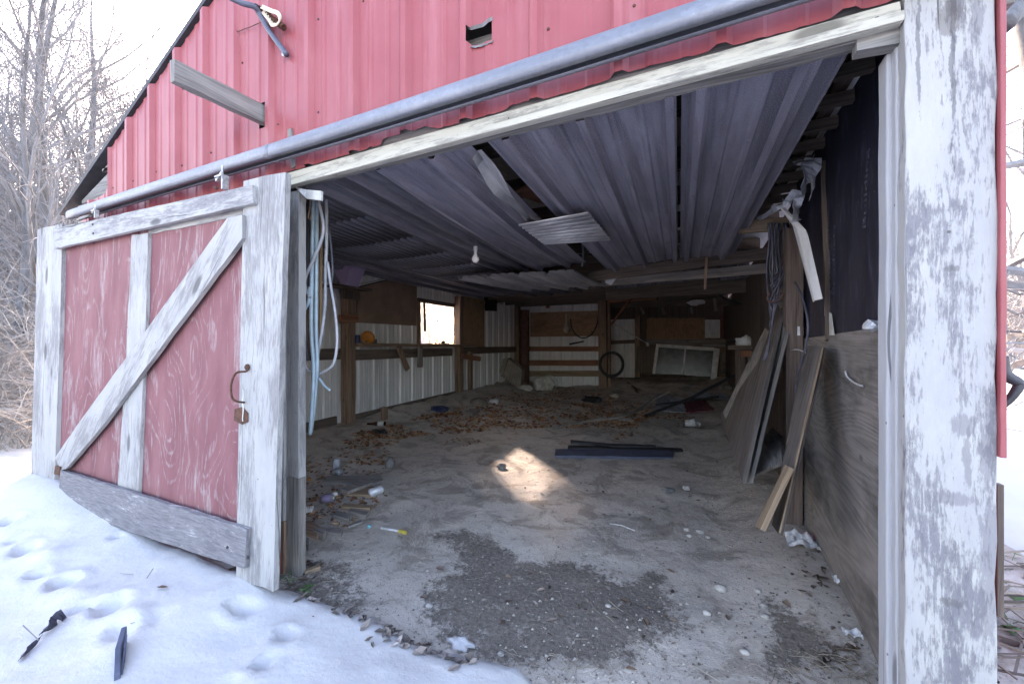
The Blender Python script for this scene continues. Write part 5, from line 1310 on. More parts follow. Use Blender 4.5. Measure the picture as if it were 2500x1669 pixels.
for px, th, mt, lb in scr: flat_board(px, th, M[mt], lb, 'wood_scrap', cat='wood scrap')
flat_board([(1155, 1016), (1133, 1006), (1160, 996), (1172, 1000)], .04, M['board_grey'], 'half buried block on the sand near the left wall', 'wood_scrap', cat='wood scrap')
single(MB().blob(fz(aF(1168, 978), .02), .14, 12, (1.2, 1, .6), .4, 2), 'dirt_lump', M['dirtmound'], 'round dirt lump by the second wall post', 'lump', smooth=True)
single(MB().blob(fz(aF(1072, 990), .02), .13, 14, (1.3, .9, .45), .5, 2), 'blue_rag', M['navy'], 'dark blue rag on the sand bank under the shelf', 'rag')
single(MB().blob(fz(aF(1283, 952), .03), .16, 2, (1.1, .8, .6), .4, 2), 'white_bag', M['offwhite'], 'crumpled white plastic bag left of the bucket', 'bag')
single(MB().blob(fz(aF(1500, 963), .02), .10, 6, (1, .8, .5), .5, 2), 'pale_scrap', M['cloth'], 'pale crumpled scrap in front of the back post', 'scrap')
single(MB().blob(fz(aF(1445, 980), .03), .22, 8, (1, .8, .4), .7, 2), 'black_scrap', M['black'], 'black crumpled rubber on the leaf litter', 'scrap')
# post stub, half buried
q = fz(aF(938, 1022)); MB_ = MB().beam(V((q.x, q.y, 0)), V((q.x, q.y, q.z + .18)), .09, .06, (0, 1, 0), n=2, jit=.003)
single(MB_, 'wood_stub', M['brown_wood'], 'short wooden stub standing under the shelf at the left wall', 'stub')
# plastic bag near the right wall
def crumple(c, r, seed, nx=11, ny=9, hk=.5, sx=1.0, sy=.8):
    mb = MB(); ps = []
    for j in range(ny):
        for i in range(nx):
            x, y = (i / (nx - 1) - .5) * 2 * r * sx, (j / (ny - 1) - .5) * 2 * r * sy
            h = abs(noise.noise(V((x * 9 / r * .12, y * 9 / r * .12, seed)))) * r * hk * 1.6 + abs(noise.noise(V((x * 22, y * 22, seed + 4)))) * r * hk * .8
            ps.append(c + V((x + r * .18 * noise.noise(V((y * 15, seed, 1))), y + r * .18 * noise.noise(V((x * 15, seed, 2))), h + .004)))
    mb.add(ps, [(j * nx + i, j * nx + i + 1, (j + 1) * nx + i + 1, (j + 1) * nx + i) for j in range(ny - 1) for i in range(nx - 1)])
    return mb
t = thing('plastic_bag', 'crumpled white plastic bag with pink print by the right wall', 'bag', fz(aF(1962, 1338)))
crumple(fz(aF(1965, 1335)), .085, 3, hk=.7).build('bag_body', M['white'], t, solid=.001)
crumple(fz(aF(1968, 1322), .02), .035, 6, hk=.6).build('bag_print', M['pinkprint'], t, solid=.001)
single(crumple(fz(aF(2080, 1552)), .03, 8, hk=.9), 'paper_scrap', M['paper'], 'crumpled white paper scrap near the right jamb', 'paper', solid=.001)
single(crumple(fz(aF(2055, 1425)), .03, 11, hk=.9), 'paper_scrap', M['paper'], 'dirty white paper scrap at the plywood foot', 'paper', solid=.001)
single(MB().prism(edge([fz(aF(u, v), .006) for u, v in ((1985, 1330), (2010, 1332), (2004, 1312), (1985, 1302))], jit=.003), (0, 0, -.004)), 'dark_cloth', M['slate'], 'dark sheet scrap beside the printed plastic bag', 'cloth')
# sheets and bars in the back right
def floor_sheet(px, mat, label, cat='sheet', name='floor_sheet', dz=.02):
    pts = [fz(aF(u, v), dz) for u, v in px]
    return tag(MB().prism(edge(pts, jit=.02), (0, 0, -.012)).build(name, mat), label, cat)
floor_sheet([(1602, 960), (1665, 957), (1675, 1008), (1600, 1006)], M['tarp'], 'pale grey sheet lying on the back right floor')
floor_sheet([(1662, 954), (1712, 952), (1745, 1004), (1675, 1009)], M['pillow'], 'faded red sheet lying beside the pale grey sheet')
single(crumple(fz(aF(1745, 945), .0), .42, 21, hk=.25), 'pale_tarp', M['tarp'], 'crumpled pale blue tarp at the back right', 'tarp', solid=.002)
single(crumple(fz(aF(1790, 940), .0), .25, 23, hk=.35), 'pale_tarp', M['offwhite'], 'crumpled white plastic beside the pale blue tarp', 'plastic', solid=.002)
a, b = aF(1560, 1020, .02), aY(1800, 915, 6.6)
single(MB().tube([fz(aF(1575, 1018), .02), aY(1690, 970, 6.2), aY(1800, 912, 6.6)], .022, 8), 'long_bar', M['black'], 'long dark bar propped across the back right floor', 'bar')
single(MB().tube(spline([fz(aF(1350, 1048), .02), fz(aF(1440, 1030), .02), fz(aF(1530, 1018), .025), fz(aF(1590, 990), .10), aF(1635, 955, .25)], 5), [.02] * 21, 8), 'grey_pipe', M['board_grey'], 'long grey pipe lying across the leaf litter', 'pipe')
single(MB().tube([fz(aF(1600, 995), .05), aF(1755, 968, .12)], .022, 8), 'short_bar', M['dkmetal'], 'short dark bar lying over the pale sheets', 'bar')
single(MB().beam(fz(aF(1495, 912), .02), fz(aF(1560, 950), .02), .12, .05, (0, 0, 1)), 'dark_timber', M['dark_wood'], 'dark timber lying behind the back post', 'timber')
mb = MB(); q = aF(1715, 925)
single(MB().blob(V((q.x, q.y, floor_z(q.x, q.y))), .55, 31, (1.1, .8, .42), .35, 3), 'dirt_mound', M['dirtmound'], 'mound of dirt under the leaning window sash', 'mound', smooth=True)
single(MB().beam(aF(1795, 1000, .0), aY(1830, 900, 5.6), .06, .03, (1, 0, 0)), 'leaning_lath', M['dark_wood'], 'dark lath leaning by the stand', 'lath')
# stones
SL = ['leftmost small pebble of the pebble cluster at centre right', 'largest pebble of the cluster at centre right', 'lowest pebble of the cluster at centre right', 'rightmost pebble of the cluster at centre right', 'largest flat pale stone right of the damp patch', 'round pale stone close right of the damp patch', 'pale egg shaped stone nearest the threshold at right', 'pale stone at the left rim of the right damp patch', 'pale stone just above the right damp patch', 'small pale stone highest beside the right damp patch', 'pale stone inside the large damp patch', 'pale stone near the snow edge at bottom', 'tan stone left of the large damp patch']
for i, (u, v, s) in enumerate(((1677, 1294, 7), (1710, 1300, 8), (1683, 1309, 6), (1728, 1312, 5), (1759, 1439, 13), (1726, 1498, 9), (1818, 1593, 10), (1868, 1506, 9), (1864, 1480, 8), (1851, 1444, 7), (1485, 1480, 7), (1223, 1598, 8), (1048, 1480, 8), (1240, 1180, 0))):
    if not s: continue
    q = aF(u, v); r = s * px_size(q)
    single(MB().blob(fz(q, r * .35), r, i, (1.15, .9, .62), .3, 2), 'stone', M['stone'], SL[i], 'stone', 'pale stones on the dirt floor', smooth=True)
q = aF(1224, 1143); single(MB().blob(fz(q, .02), .045, 4, (1.1, .9, .8), .45, 2), 'rock', M['rock'], 'dark grey rock in the sunlit patch of dirt', 'rock')
q = aF(1632, 1200); single(MB().blob(fz(q, .012), .05, 17, (1.1, .9, .5), .45, 2), 'rock', M['rock'], 'dark flat clod on the open dirt at right', 'rock')
q = aF(1676, 1195); single(MB().blob(fz(q, .015), .028, 19, (1.1, .9, .8), .35, 2), 'rock', M['stone'], 'pale rock right of the dark flat clod', 'rock')
single(MB().tube([fz(aF(1489, 1279), .005), fz(aF(1518, 1286), .012), fz(aF(1549, 1296), .005)], .0035, 5), 'white_stick', M['white'], 'thin white stick on the open dirt', 'stick')

# ------------------------------------------------------------------ loose stuff nobody could count
rng = random.Random(11)
def leaf_shape(mb, c, size, rng, tint=None, flatness=.35):
    a = rng.uniform(0, 6.28); cu = rng.uniform(.1, .8) * size
    ca, sa = math.cos(a), math.sin(a); tl_ = rng.uniform(-flatness, flatness); tb = rng.uniform(-flatness, flatness)
    pts = [(-1, 0, .0), (-.45, .42, .35), (.25, .5, .3), (1, .05, .15), (.3, -.45, .4), (-.5, -.38, .3), (0, 0, 0)]
    ps = []
    for x, y, z in pts:
        X, Y = x * size * .5 * rng.uniform(.8, 1.2), y * size * .5 * rng.uniform(.7, 1.2)
        ps.append(c + V((X * ca - Y * sa, X * sa + Y * ca, .003 + max(0, z * cu + X * tl_ + Y * tb))))
    base = tint or rng.choice([(.30, .13, .06), (.22, .10, .055), (.38, .21, .11), (.15, .075, .05), (.42, .28, .18), (.34, .15, .07)])
    k_ = rng.uniform(.6, 1.25)
    mb.add(ps, [(6, i, (i + 1) % 6) for i in range(6)], tuple(min(1, x * k_) for x in base))
zones = [([(1040, 1010), (1250, 955), (1430, 985), (1600, 1010), (1560, 1045), (1300, 1045), (1080, 1060), (900, 1075), (850, 1060)], 2100, (.05, .10)),
         ([(830, 1075), (960, 1050), (1000, 1065), (960, 1090), (850, 1100)], 120, (.04, .09)),
         ([(845, 1115), (940, 1105), (940, 1135), (860, 1135)], 40, (.04, .07)),
         ([(1090, 1070), (1170, 1070), (1170, 1090), (1090, 1090)], 30, (.04, .06)),
         ([(1450, 1050), (1560, 1040), (1600, 1060), (1500, 1075)], 60, (.04, .07)),
         ([(1250, 940), (1480, 960), (1600, 1000), (1700, 1010), (1690, 1030), (1480, 1010)], 500, (.05, .09)),
         ([(740, 1130), (860, 1080), (960, 1100), (930, 1160), (760, 1200)], 160, (.03, .06)), ([(735, 1180), (900, 1170), (930, 1230), (840, 1290), (735, 1290)], 160, (.025, .055))]
mb = MB()
for poly, n, (s0, s1) in zones:
    us = [p_[0] for p_ in poly]; vs2 = [p_[1] for p_ in poly]; c_ = 0
    while c_ < n:
        u, v = rng.uniform(min(us), max(us)), rng.uniform(min(vs2), max(vs2))
        if poly_sd((u, v), poly) < 0:
            p_ = aF(u, v)
            if noise.noise(V((p_.x * 2.3, p_.y * 2.3, 5))) > -.18 - .2 * rng.random(): leaf_shape(mb, fz(p_), rng.uniform(s0, s1), rng)
            c_ += 1
for (u, v, su, sv, n) in ((800, 1240, 70, 40, 70), (740, 1390, 40, 25, 60), (1000, 1590, 70, 25, 30), (1560, 1180, 300, 90, 40), (1450, 1480, 350, 130, 45), (870, 1210, 60, 30, 30), (2000, 1400, 40, 60, 25), (2050, 1600, 60, 40, 40)):
    for _ in range(n):
        p_ = aF(rng.gauss(u, su / 2), rng.gauss(v, sv / 2)); leaf_shape(mb, fz(p_), rng.uniform(.02, .05), rng, rng.choice([(.16, .11, .08), (.22, .17, .14), (.10, .07, .06), (.28, .24, .21)]))
o = mb.build('leaf_litter', M['leaf'], origin=(0, 0, 0)); tag(o, 'drift of dry brown leaves scattered over the barn floor', 'leaves', kind='stuff')
mb = MB()
for _ in range(3200):
    v = 1000 + 690 * rng.random() ** .7; u = rng.uniform(700, 2150)
    p_ = aF(u, v)
    if not (-4.4 < p_.x < .66 and -.4 < p_.y < 7): continue
    r = rng.choice([.002, .003, .003, .004, .005, .008]) * rng.uniform(.7, 1.3)
    b_ = rng.choice([(.30, .27, .24), (.20, .17, .145), (.38, .35, .31), (.11, .09, .08), (.14, .115, .10), (.40, .37, .33)])
    n0 = len(mb.f); ps = []
    for d3 in ((1, 0, 0), (-.5, .87, 0), (-.5, -.87, 0), (.1, .05, .9), (.1, 0, -.7)): ps.append(fz(p_, r * .3) + V((d3[0] * r * rng.uniform(.8, 1.4), d3[1] * r * rng.uniform(.8, 1.4), d3[2] * r * .8)))
    mb.add(ps, [(0, 1, 3), (1, 2, 3), (2, 0, 3), (1, 0, 4), (2, 1, 4), (0, 2, 4)], b_)
o = mb.build('gravel', M['leaf'], origin=(0, 0, 0)); tag(o, 'fine gravel and crumbs of soil strewn over the dirt floor', 'gravel', kind='stuff')
mb = MB()
for _ in range(230):
    k_ = rng.random()
    if k_ < .25: u, v = rng.gauss(2020, 70), rng.gauss(1630, 25)
    elif k_ < .45: u, v = rng.gauss(1350, 110), rng.gauss(1630, 25)
    elif k_ < .6: u, v = rng.gauss(800, 60), rng.gauss(1300, 70)
    else: u, v = rng.uniform(760, 2050), rng.uniform(1080, 1669)
    p_ = fz(aF(u, v), .004); a_ = rng.uniform(0, 6.28); L_ = rng.uniform(.03, .13)
    if p_.x > .64: continue
    d_ = V((math.cos(a_), math.sin(a_), 0)) * L_; bend = V((-d_.y, d_.x, 0)) * rng.uniform(-.35, .35)
    pts = [p_, p_ + d_ * .5 + bend * .5 + V((0, 0, rng.uniform(0, .02))), p_ + d_ + V((0, 0, rng.uniform(0, .01)))]
    mb.tube(pts, rng.uniform(.0007, .0013), 3, False, rng.choice([(.30, .26, .20), (.24, .20, .155), (.14, .11, .09), (.36, .32, .25)]))
o = mb.build('straw', M['straw'], origin=(0, 0, 0)); tag(o, 'loose straw and twig ends lying on the dirt at the threshold', 'straw', kind='stuff')

# leaves along the snow edge: curled grey leaves, one by one too many to tell apart
mb = MB()
for (u, v) in ((850, 1512), (900, 1525), (960, 1560), (1010, 1595), (1060, 1600), (1100, 1620), (760, 1470), (930, 1575), (985, 1570), (1130, 1640)):
    for _ in range(7):
        p_ = aZ(u + rng.gauss(0, 22), v + rng.gauss(0, 9), .03); p_.z = max(snow_z(p_.x, p_.y), floor_z(p_.x, p_.y))
        leaf_shape(mb, p_, rng.uniform(.03, .06), rng, rng.choice([(.20, .17, .155), (.26, .22, .20), (.13, .11, .10), (.33, .29, .27)]), .6)
o = mb.build('edge_leaf_litter', M['leaf'], origin=(0, 0, 0)); tag(o, 'curled grey leaves along the melting snow edge', 'leaves', kind='stuff')
# snow clod
q = aF(1126, 1574); single(MB().blob(fz(q, .008), .034, 44, (1.3, .8, .45), .9, 3), 'snow_clod', M['snow'], 'small snow clod left on the dirt beside the snow edge', 'snow', smooth=True)
# things lying in the snow
def sz(u, v, d=0.0):
    z = .1
    for _ in range(5):
        p_ = aZ(u, v, z); z = snow_z(p_.x, p_.y)
    p_ = aZ(u, v, z); p_.z += d; return p_
b0, b1 = sz(286, 1655, -.015), sz(290, 1560); tpx = aY(292, 1541, b1.y)
d_ = (b1 - b0); d_.z = 0; dn = d_.normalized(); sd_ = V((dn.y, -dn.x, 0))
t = thing('rubber_tread', 'ribbed slate blue rubber slab standing on edge in the snow', 'rubber slab', (b0 + b1) / 2)
b0, b1 = sz(278, 1662, -.012), sz(296, 1572, -.004); ht = .062
c_ = [b0 - sd_ * .006, b0 + sd_ * .018, b1 + sd_ * .010, b1 - sd_ * .002]
MB().prism([b0 - V((0, 0, .01)), b1 - V((0, 0, .01)), b1 + V((0, 0, ht * 1.1)), b0 + d_ * .30 + V((0, 0, ht * 1.25)), b0 + V((0, 0, ht * .55))], sd_ * .016).build('slab_body', M['slate'], t, bevel=.002)
for i in range(3):
    k_ = .2 + .17 * i
    MB().beam(b0 + (b1 - b0) * (k_ - .12) + sd_ * .018 + V((0, 0, ht * .1)), b0 + (b1 - b0) * (k_ + .25) + sd_ * .018 + V((0, 0, ht * (.75 + .1 * i))), .005, .006, sd_).build('tread_rib', M['slate'], t)
bk = [sz(u, v, .012) for u, v in ((48, 1617), (66, 1595), (92, 1570), (104, 1555))]
t = thing('bark_strip', 'torn dark bark strip lying on the snow at lower left', 'bark', bk[1])
ribbon('bark_tail', bk, lambda k_: .008 + .006 * math.sin(5 * k_), M['bark_piece'], t)
ribbon('bark_head', [sz(u, v, .022) for u, v in ((103, 1556), (120, 1540), (138, 1522), (157, 1510))], lambda k_: .016 + .012 * k_, M['bark_piece'], t)
single(MB().tube([sz(94, 1574, .02), sz(56, 1543, .03)], .002, 5), 'twig', M['twig'], 'thin twig lying across the dark bark strip', 'twig')
for (pts, lb) in ((((293, 1405), (326, 1408)), 'short twig lying on the snow before the door'), (((358, 1417), (374, 1387)), 'short upright twig in the snow before the door'), (((0, 1035), (40, 1010), (80, 990)), 'thicker bare branch on the snow left of the door'), (((459, 1322), (462, 1345)), 'tiny stalk in the snow at the door foot')):
    q = [sz(u, v, .012) for u, v in pts]
    if 'upright' in lb: q[1] = aY(374, 1387, q[0].y)
    single(MB().tube(q, .011 if 'thicker' in lb else .0018, 5), 'twig', M['twig'], lb, 'twig')
for (u, v, s, lb) in ((396, 1438, .055, 'large brown oak leaf lying on the snow'), (168, 1400, .03, 'dark leaf sunk in a snow hollow'), (268, 1462, .04, 'dark curled leaf in the wide snow hollow'), (284, 1519, .03, 'brown leaf at the edge of a snow print'), (325, 1524, .03, 'thin dark leaf on the snow beside the print'), (45, 1083, .05, 'small leaf on the far left snow'), (290, 1318, .015, 'tiny leaf in a dimple of snow'), (765, 1508, .012, 'tiny dark speck of leaf near the dirt edge')):
    mb = MB(); leaf_shape(mb, sz(u, v, .004), s, random.Random(u), (.13, .085, .07), .5); tag(mb.build('dead_leaf', M['leaf']), lb, 'leaf')
# small weed at the foot of the door
def weed(u, v, n, label, spread=.05, fn=None, mat='ivy', size=.022):
    q = fn(u, v) if fn else fz(aF(u, v)); t_ = thing('weed', label, 'plant', q); r_ = random.Random(u)
    for i in range(n):
        a_ = r_.uniform(0, 6.28); tip = q + V((math.cos(a_) * spread * r_.uniform(.3, 1), math.sin(a_) * spread * r_.uniform(.3, 1), r_.uniform(.015, .05)))
        MB().tube([q, (q + tip) / 2 + V((0, 0, .008)), tip], .0012, 4).build('stem', M[mat], t_)
        lf = MB(); d1 = V((math.cos(a_), math.sin(a_), -.2)) * size * r_.uniform(.7, 1.2); d2 = V((-math.sin(a_), math.cos(a_), .15)) * size * .62
        lf.add([tip, tip + d1 * .35 + d2, tip + d1, tip + d1 * .35 - d2, tip + d1 * .45 + V((0, 0, .004))], [(0, 4, 1), (1, 4, 2), (2, 4, 3), (3, 4, 0)]); lf.build('leaf', M[mat], t_)
weed(742, 1448, 9, 'small green weed at the snow edge by the jamb'); weed(706, 1425, 4, 'tiny green sprout under the jamb', .03)

# ------------------------------------------------------------------ outdoors right: brush pile, ivy, bent branch
mb = MB(); rr = random.Random(5)
for _ in range(520):
    x, y = rr.uniform(.80, 2.6), rr.uniform(.9, 2.9); a_ = rr.gauss(.5, .7); L_ = rr.uniform(.15, .7)
    if rr.random() < .25 * max(0, (x - 1.6)): continue
    z = snow_z(x, y) + rr.uniform(.01, .09); d_ = V((math.cos(a_), math.sin(a_), rr.uniform(-.1, .12))) * L_
    c0 = rr.choice([(.16, .12, .10), (.24, .19, .15), (.11, .085, .075), (.32, .26, .21)])
    mb.tube([V((x, y, z)), V((x, y, z)) + d_ * .5 + V((0, 0, rr.uniform(-.02, .03))), V((x, y, z)) + d_], rr.uniform(.002, .006), 4, False, c0)
for _ in range(300):
    x, y = rr.uniform(.78, 2.4), rr.uniform(.9, 2.6); leaf_shape(mb, V((x, y, snow_z(x, y) + rr.uniform(.0, .05))), rr.uniform(.04, .08), rr, rr.choice([(.15, .11, .095), (.21, .16, .14), (.10, .08, .075)]), .6)
o = mb.build('brush_litter', M['straw'], origin=(0, 0, 0)); tag(o, 'twigs and dead leaves heaped outside the right corner post', 'brush', kind='stuff')
for u, v, lb in ((2468, 1392, 'green ivy sprig at the snow edge right of the post'), (2480, 1478, 'larger green ivy patch right of the post'), (2466, 1540, 'lowest green ivy sprig right of the post')):
    weed(u, v, 8, lb, .09, lambda u, v: sz(u, v, .03), size=.05)
t = thing('bent_branch', 'dark bent hook of iron sticking out behind the corner post', 'hook', aY(2452, 1000, 1.9))
MB().tube(spline([aY(u, v, 1.75) for u, v in ((2440, 870), (2447, 905), (2462, 920), (2484, 932), (2488, 940), (2470, 968), (2448, 990), (2440, 1002))], 6), [.020 - .012 * i / 42 for i in range(43)], 8).build('hook_body', M['dkmetal'], t, smooth=True)
MB().beam(aY(2437, 1180, 1.50), aY(2437, 1500, 1.50), .012, .02, (1, 0, 0), n=3).build('backing_lath', M['dark_wood'], barn)

# ------------------------------------------------------------------ trees, bushes, fence
def tree_mesh(seed, H=10.0, r0=.13, spread=.55, counts=(18, 10, 7), trunk_bend=.05, first=.12, twig_r=.006, down=0.0):
    r_ = random.Random(seed); tr, cr = MB(), MB()
    def path(p, d, L, n, wob, lift):
        out = [p.copy()]; d = d.normalized()
        for i in range(n):
            d = (d + V((r_.gauss(0, wob), r_.gauss(0, wob), r_.gauss(0, wob) + lift))).normalized()
            p = p + d * (L / n); out.append(p.copy())
        return out
    trunk = path(V((0, 0, -.2)), V((r_.gauss(0, .06), r_.gauss(0, .06), 1)), H, 12, trunk_bend, .05)
    rad = [r0 * (1 - .93 * (i / 12)) + .004 for i in range(13)]; rad[0] *= 1.35
    tr.tube(trunk, rad, 9)
    def at(pth, k):
        f = k * (len(pth) - 1); i = min(int(f), len(pth) - 2); t_ = f - i; return pth[i] * (1 - t_) + pth[i + 1] * t_, (pth[i + 1] - pth[i]).normalized()
    def kids(pth, L, r, lev):
        if lev >= len(counts): return
        n = counts[lev]
        for j in range(n):
            k = (first if lev == 0 else .15) + (1 - (first if lev == 0 else .15)) * (j + r_.random()) / n
            p, d = at(pth, min(k, .985)); side = d.orthogonal().normalized(); side.rotate(Matrix.Rotation(r_.uniform(0, 6.283), 3, d))
            ang = r_.uniform(.45, .95) * (spread / .55)
            nd_ = d * math.cos(ang) + side * math.sin(ang)
            L2 = L * (.50 if lev == 0 else .48) * (1.15 - .75 * k) * r_.uniform(.7, 1.2) * (1.0 if lev else 1.05)
            rr_ = max(twig_r, r * (1 - .85 * k) * (.42 if lev == 0 else .5))
            n_ = (7, 5, 4, 3)[lev]
            pp = path(p, nd_, L2, n_, .13 + .03 * lev, (.06 if lev == 0 else .03) - down)
            rs = [max(twig_r * .55, rr_ * (1 - .8 * i / n_)) for i in range(n_ + 1)]
            cr.tube(pp, rs, (5, 4, 3, 3)[lev], False)
            kids(pp, L2, rr_, lev + 1)
    kids(trunk, H, r0, 0)
    return tr, cr
def mk_mesh(mb, name, mat, smooth=True):
    me = bpy.data.meshes.new(name); me.from_pydata([tuple(p_) for p_ in mb.v], [], mb.f)
    me.polygons.foreach_set('use_smooth', [smooth] * len(me.polygons)); me.materials.append(mat); return me
VAR = []
for s_, kw in ((1, dict(H=11, r0=.115)), (2, dict(H=9.5, r0=.085, counts=(19, 10, 7))), (3, dict(H=12, r0=.145, counts=(17, 10, 8))), (4, dict(H=8, r0=.065, counts=(20, 10, 6), spread=.5)), (5, dict(H=10, r0=.10, spread=.7, trunk_bend=.09))):
    a, b = tree_mesh(s_, **kw); VAR.append((mk_mesh(a, 'trunk', M['bark']), mk_mesh(b, 'crown', M['twig'], False)))
def put_tree(x, y, k_, sc_, rz, label, cat='tree', group='bare trees left of the barn'):
    t_ = thing('bare_tree', label, cat, (x, y, snow_z(x, y) - .05), group)
    t_.rotation_euler = (0, 0, rz); t_.scale = (sc_, sc_, sc_)
    for me, nm in zip(VAR[k_], ('trunk', 'crown')):
        o_ = bpy.data.objects.new(nm, me); COL.objects.link(o_); o_.parent = t_
    return t_
def at_dist(u, dist):
    d = ray(u, HZ); d.z = 0; d.normalize(); return d * dist
tl = [(70, 14, 2, .95, 'thick grey bare tree at far left of the photo'), (25, 11, 0, .9, 'bare tree cut by the left photo edge'), (215, 13, 2, .85, 'stout bare tree just left of the barn eave'), (150, 18, 1, 1.1, 'slim bare tree between the two stout left trees'),
      (330, 21, 0, 1.0, 'bare tree rising behind the barn roof edge'), (395, 16, 3, 1.1, 'slender bare tree close to the roof slope'), (290, 27, 4, 1.2, 'spreading bare tree far behind the barn eave'), (450, 24, 1, 1.1, 'bare tree at the top of the visible roof slope'),
      (110, 25, 4, 1.2, 'spreading bare tree far behind the thick left tree'), (0, 22, 1, 1.25, 'tall bare tree deep at the left photo edge'), (250, 17, 3, 1.05, 'slender bare tree right of the stout eave tree'), (360, 31, 2, 1.2, 'large bare tree far behind the roof slope'),
      (180, 33, 0, 1.3, 'tall bare tree far behind the left thicket'), (60, 34, 2, 1.3, 'large bare tree far at the left'), (-90, 15, 4, 1.0, 'spreading bare tree leaning in from the left edge'), (500, 19, 3, 1.2, 'slender bare tree behind the roof peak side'),
      (305, 12.5, 3, 1.0, 'slender bare tree nearest to the roof edge'), (130, 10.5, 3, .95, 'slender bare tree just behind the door stile'), (45, 18, 1, 1.1, 'slim bare tree behind the thick left tree'), (420, 36, 0, 1.4, 'tall bare tree farthest behind the upper roof slope'), (235, 22, 1, 1.2, 'slim bare tree deep behind the eave'), (345, 15, 1, .95, 'slim bare tree over the middle of the roof slope')]
q = V((-4.6 - 3.4, 6.4 + 3.35, 0)); put_tree(q.x, q.y, 3, .62, .9, 'small bare tree added to break up sun at the left wall window')  # unseen tree added to thin the sun reaching the window
q = V((-4.6 - 4.6, 6.0 + 4.5, 0)); put_tree(q.x, q.y, 4, .62, 2.9, 'small spreading tree added farther out to filter sun at the left wall window')  # second added tree, screens the same sunlight from farther out
for i, (u, dist, k_, s_, lb) in enumerate(tl):
    p_ = at_dist(u, dist); put_tree(p_.x, p_.y, k_, s_, i * 1.7, lb)
# right side: a low limbed tree whose branches cross the strip beside the post, and a thicket beyond
a, b = tree_mesh(21, H=8, r0=.2, spread=.95, counts=(20, 9, 6), first=.1, down=.05, twig_r=.007); VAR.append((mk_mesh(a, 'trunk', M['bark']), mk_mesh(b, 'crown', M['twig'], False)))
p_ = at_dist(2640, 8.5); put_tree(p_.x, p_.y, 5, 1.0, 2.2, 'low limbed bare tree reaching in beside the right post', group='bare trees right of the barn')
p_ = at_dist(2560, 17); put_tree(p_.x, p_.y, 5, 1.1, 0.4, 'farther bare tree with level limbs right of the post', group='bare trees right of the barn')
for u, dist, k_, s_, lb in ((2470, 34, 3, 1.0, 'slim far tree right of the corner post'), (2500, 44, 1, 1.1, 'far tree at the right photo edge'), (2455, 52, 4, 1.1, 'farthest spreading tree beside the corner post')):
    p_ = at_dist(u, dist); put_tree(p_.x, p_.y, k_, s_, u, lb, group='bare trees right of the barn')
q0, q1 = aY(2515, -40, 2.6), aY(2440, 62, 2.6)
tag(MB().tube(spline([aY(2560, -90, 2.9), aY(2510, -20, 2.8), aY(2478, 22, 2.7), aY(2452, 62, 2.6)], 5), [.075 - .0025 * i for i in range(16)], 8).build('broken_limb', M['bark'], smooth=True), 'thick dark broken limb at the top right corner', 'limb')
# bushes: arching dry stems
def bush_mesh(seed, n=70, H=2.2):
    r_ = random.Random(seed); mb = MB()
    for _ in range(n):
        a_ = r_.uniform(0, 6.28); b = V((r_.gauss(0, .25), r_.gauss(0, .25), -.05)); d = V((math.cos(a_) * .45, math.sin(a_) * .45, 1)); p = b.copy(); pts = [p.copy()]; L_ = H * r_.uniform(.5, 1.3)
        for i in range(8):
            d = (d + V((math.cos(a_) * .10, math.sin(a_) * .10, -.16 * r_.random())) + V((r_.gauss(0, .08), r_.gauss(0, .08), 0))).normalized(); p = p + d * (L_ / 8); pts.append(p.copy())
        mb.tube(pts, [.007 * (1 - .75 * i / 8) for i in range(9)], 4, False)
        for j in range(7):
            q = pts[r_.randint(2, 7)]; dd = V((r_.gauss(0, 1), r_.gauss(0, 1), r_.gauss(.3, .6))).normalized(); l2 = r_.uniform(.2, .6)
            m_ = q + dd * l2 * .5 + V((0, 0, .04)); e_ = q + dd * l2
            mb.tube([q, m_, e_], [.0045, .0035, .0022], 3, False)
            for _k in range(2):
                d3 = (dd + V((r_.gauss(0, .7), r_.gauss(0, .7), r_.gauss(0, .5)))).normalized(); mb.tube([m_, m_ + d3 * .16], [.0028, .0018], 3, False)
    return mk_mesh(mb, 'stem', M['brush'], False)
BM = [bush_mesh(31), bush_mesh(32, 60, 2.8), bush_mesh(33, 80, 1.8)]
bl = [(35, 8.0, 0, 1.0, 'dry tan bush nearest the left photo edge'), (85, 7.0, 2, 1.0, 'dense dry bush right beside the door stile'), (10, 10.5, 1, 1.0, 'tall arching dry bush at the left edge'), (120, 9.5, 1, 1.05, 'tall arching dry bush behind the door stile'),
      (60, 12.5, 1, 1.2, 'arching dry bush in the middle of the left thicket'), (170, 11.5, 1, 1.25, 'tall dry bush under the barn eave'), (210, 10.0, 0, 1.3, 'dry bush touching the track end'), (-40, 9.0, 0, 1.2, 'dry bush partly outside the left photo edge'), (140, 15, 2, 1.8, 'broad dry bush far in the left thicket'), (20, 16, 2, 2.0, 'broad dry bush deep at the left edge'),
      (255, 14, 1, 1.4, 'dry bush behind the gable boards')]
for i, (x, y, k_, s_, lb) in enumerate(((-8.3, 9.6, 0, 1.3, 'dense dry bush added outside the left wall window to block sun'), (-7.6, 10.4, 2, 1.5, 'wide dry bush added farther outside the window to block sun'))):  # bushes added to block part of the sun entering the window
    t_ = thing('dry_bush', lb, 'bush', (x, y, snow_z(x, y) - .04), 'dry bushes left of the barn'); t_.rotation_euler = (0, 0, i * 1.1); t_.scale = (s_,) * 3
    o_ = bpy.data.objects.new('stem', BM[k_]); COL.objects.link(o_); o_.parent = t_
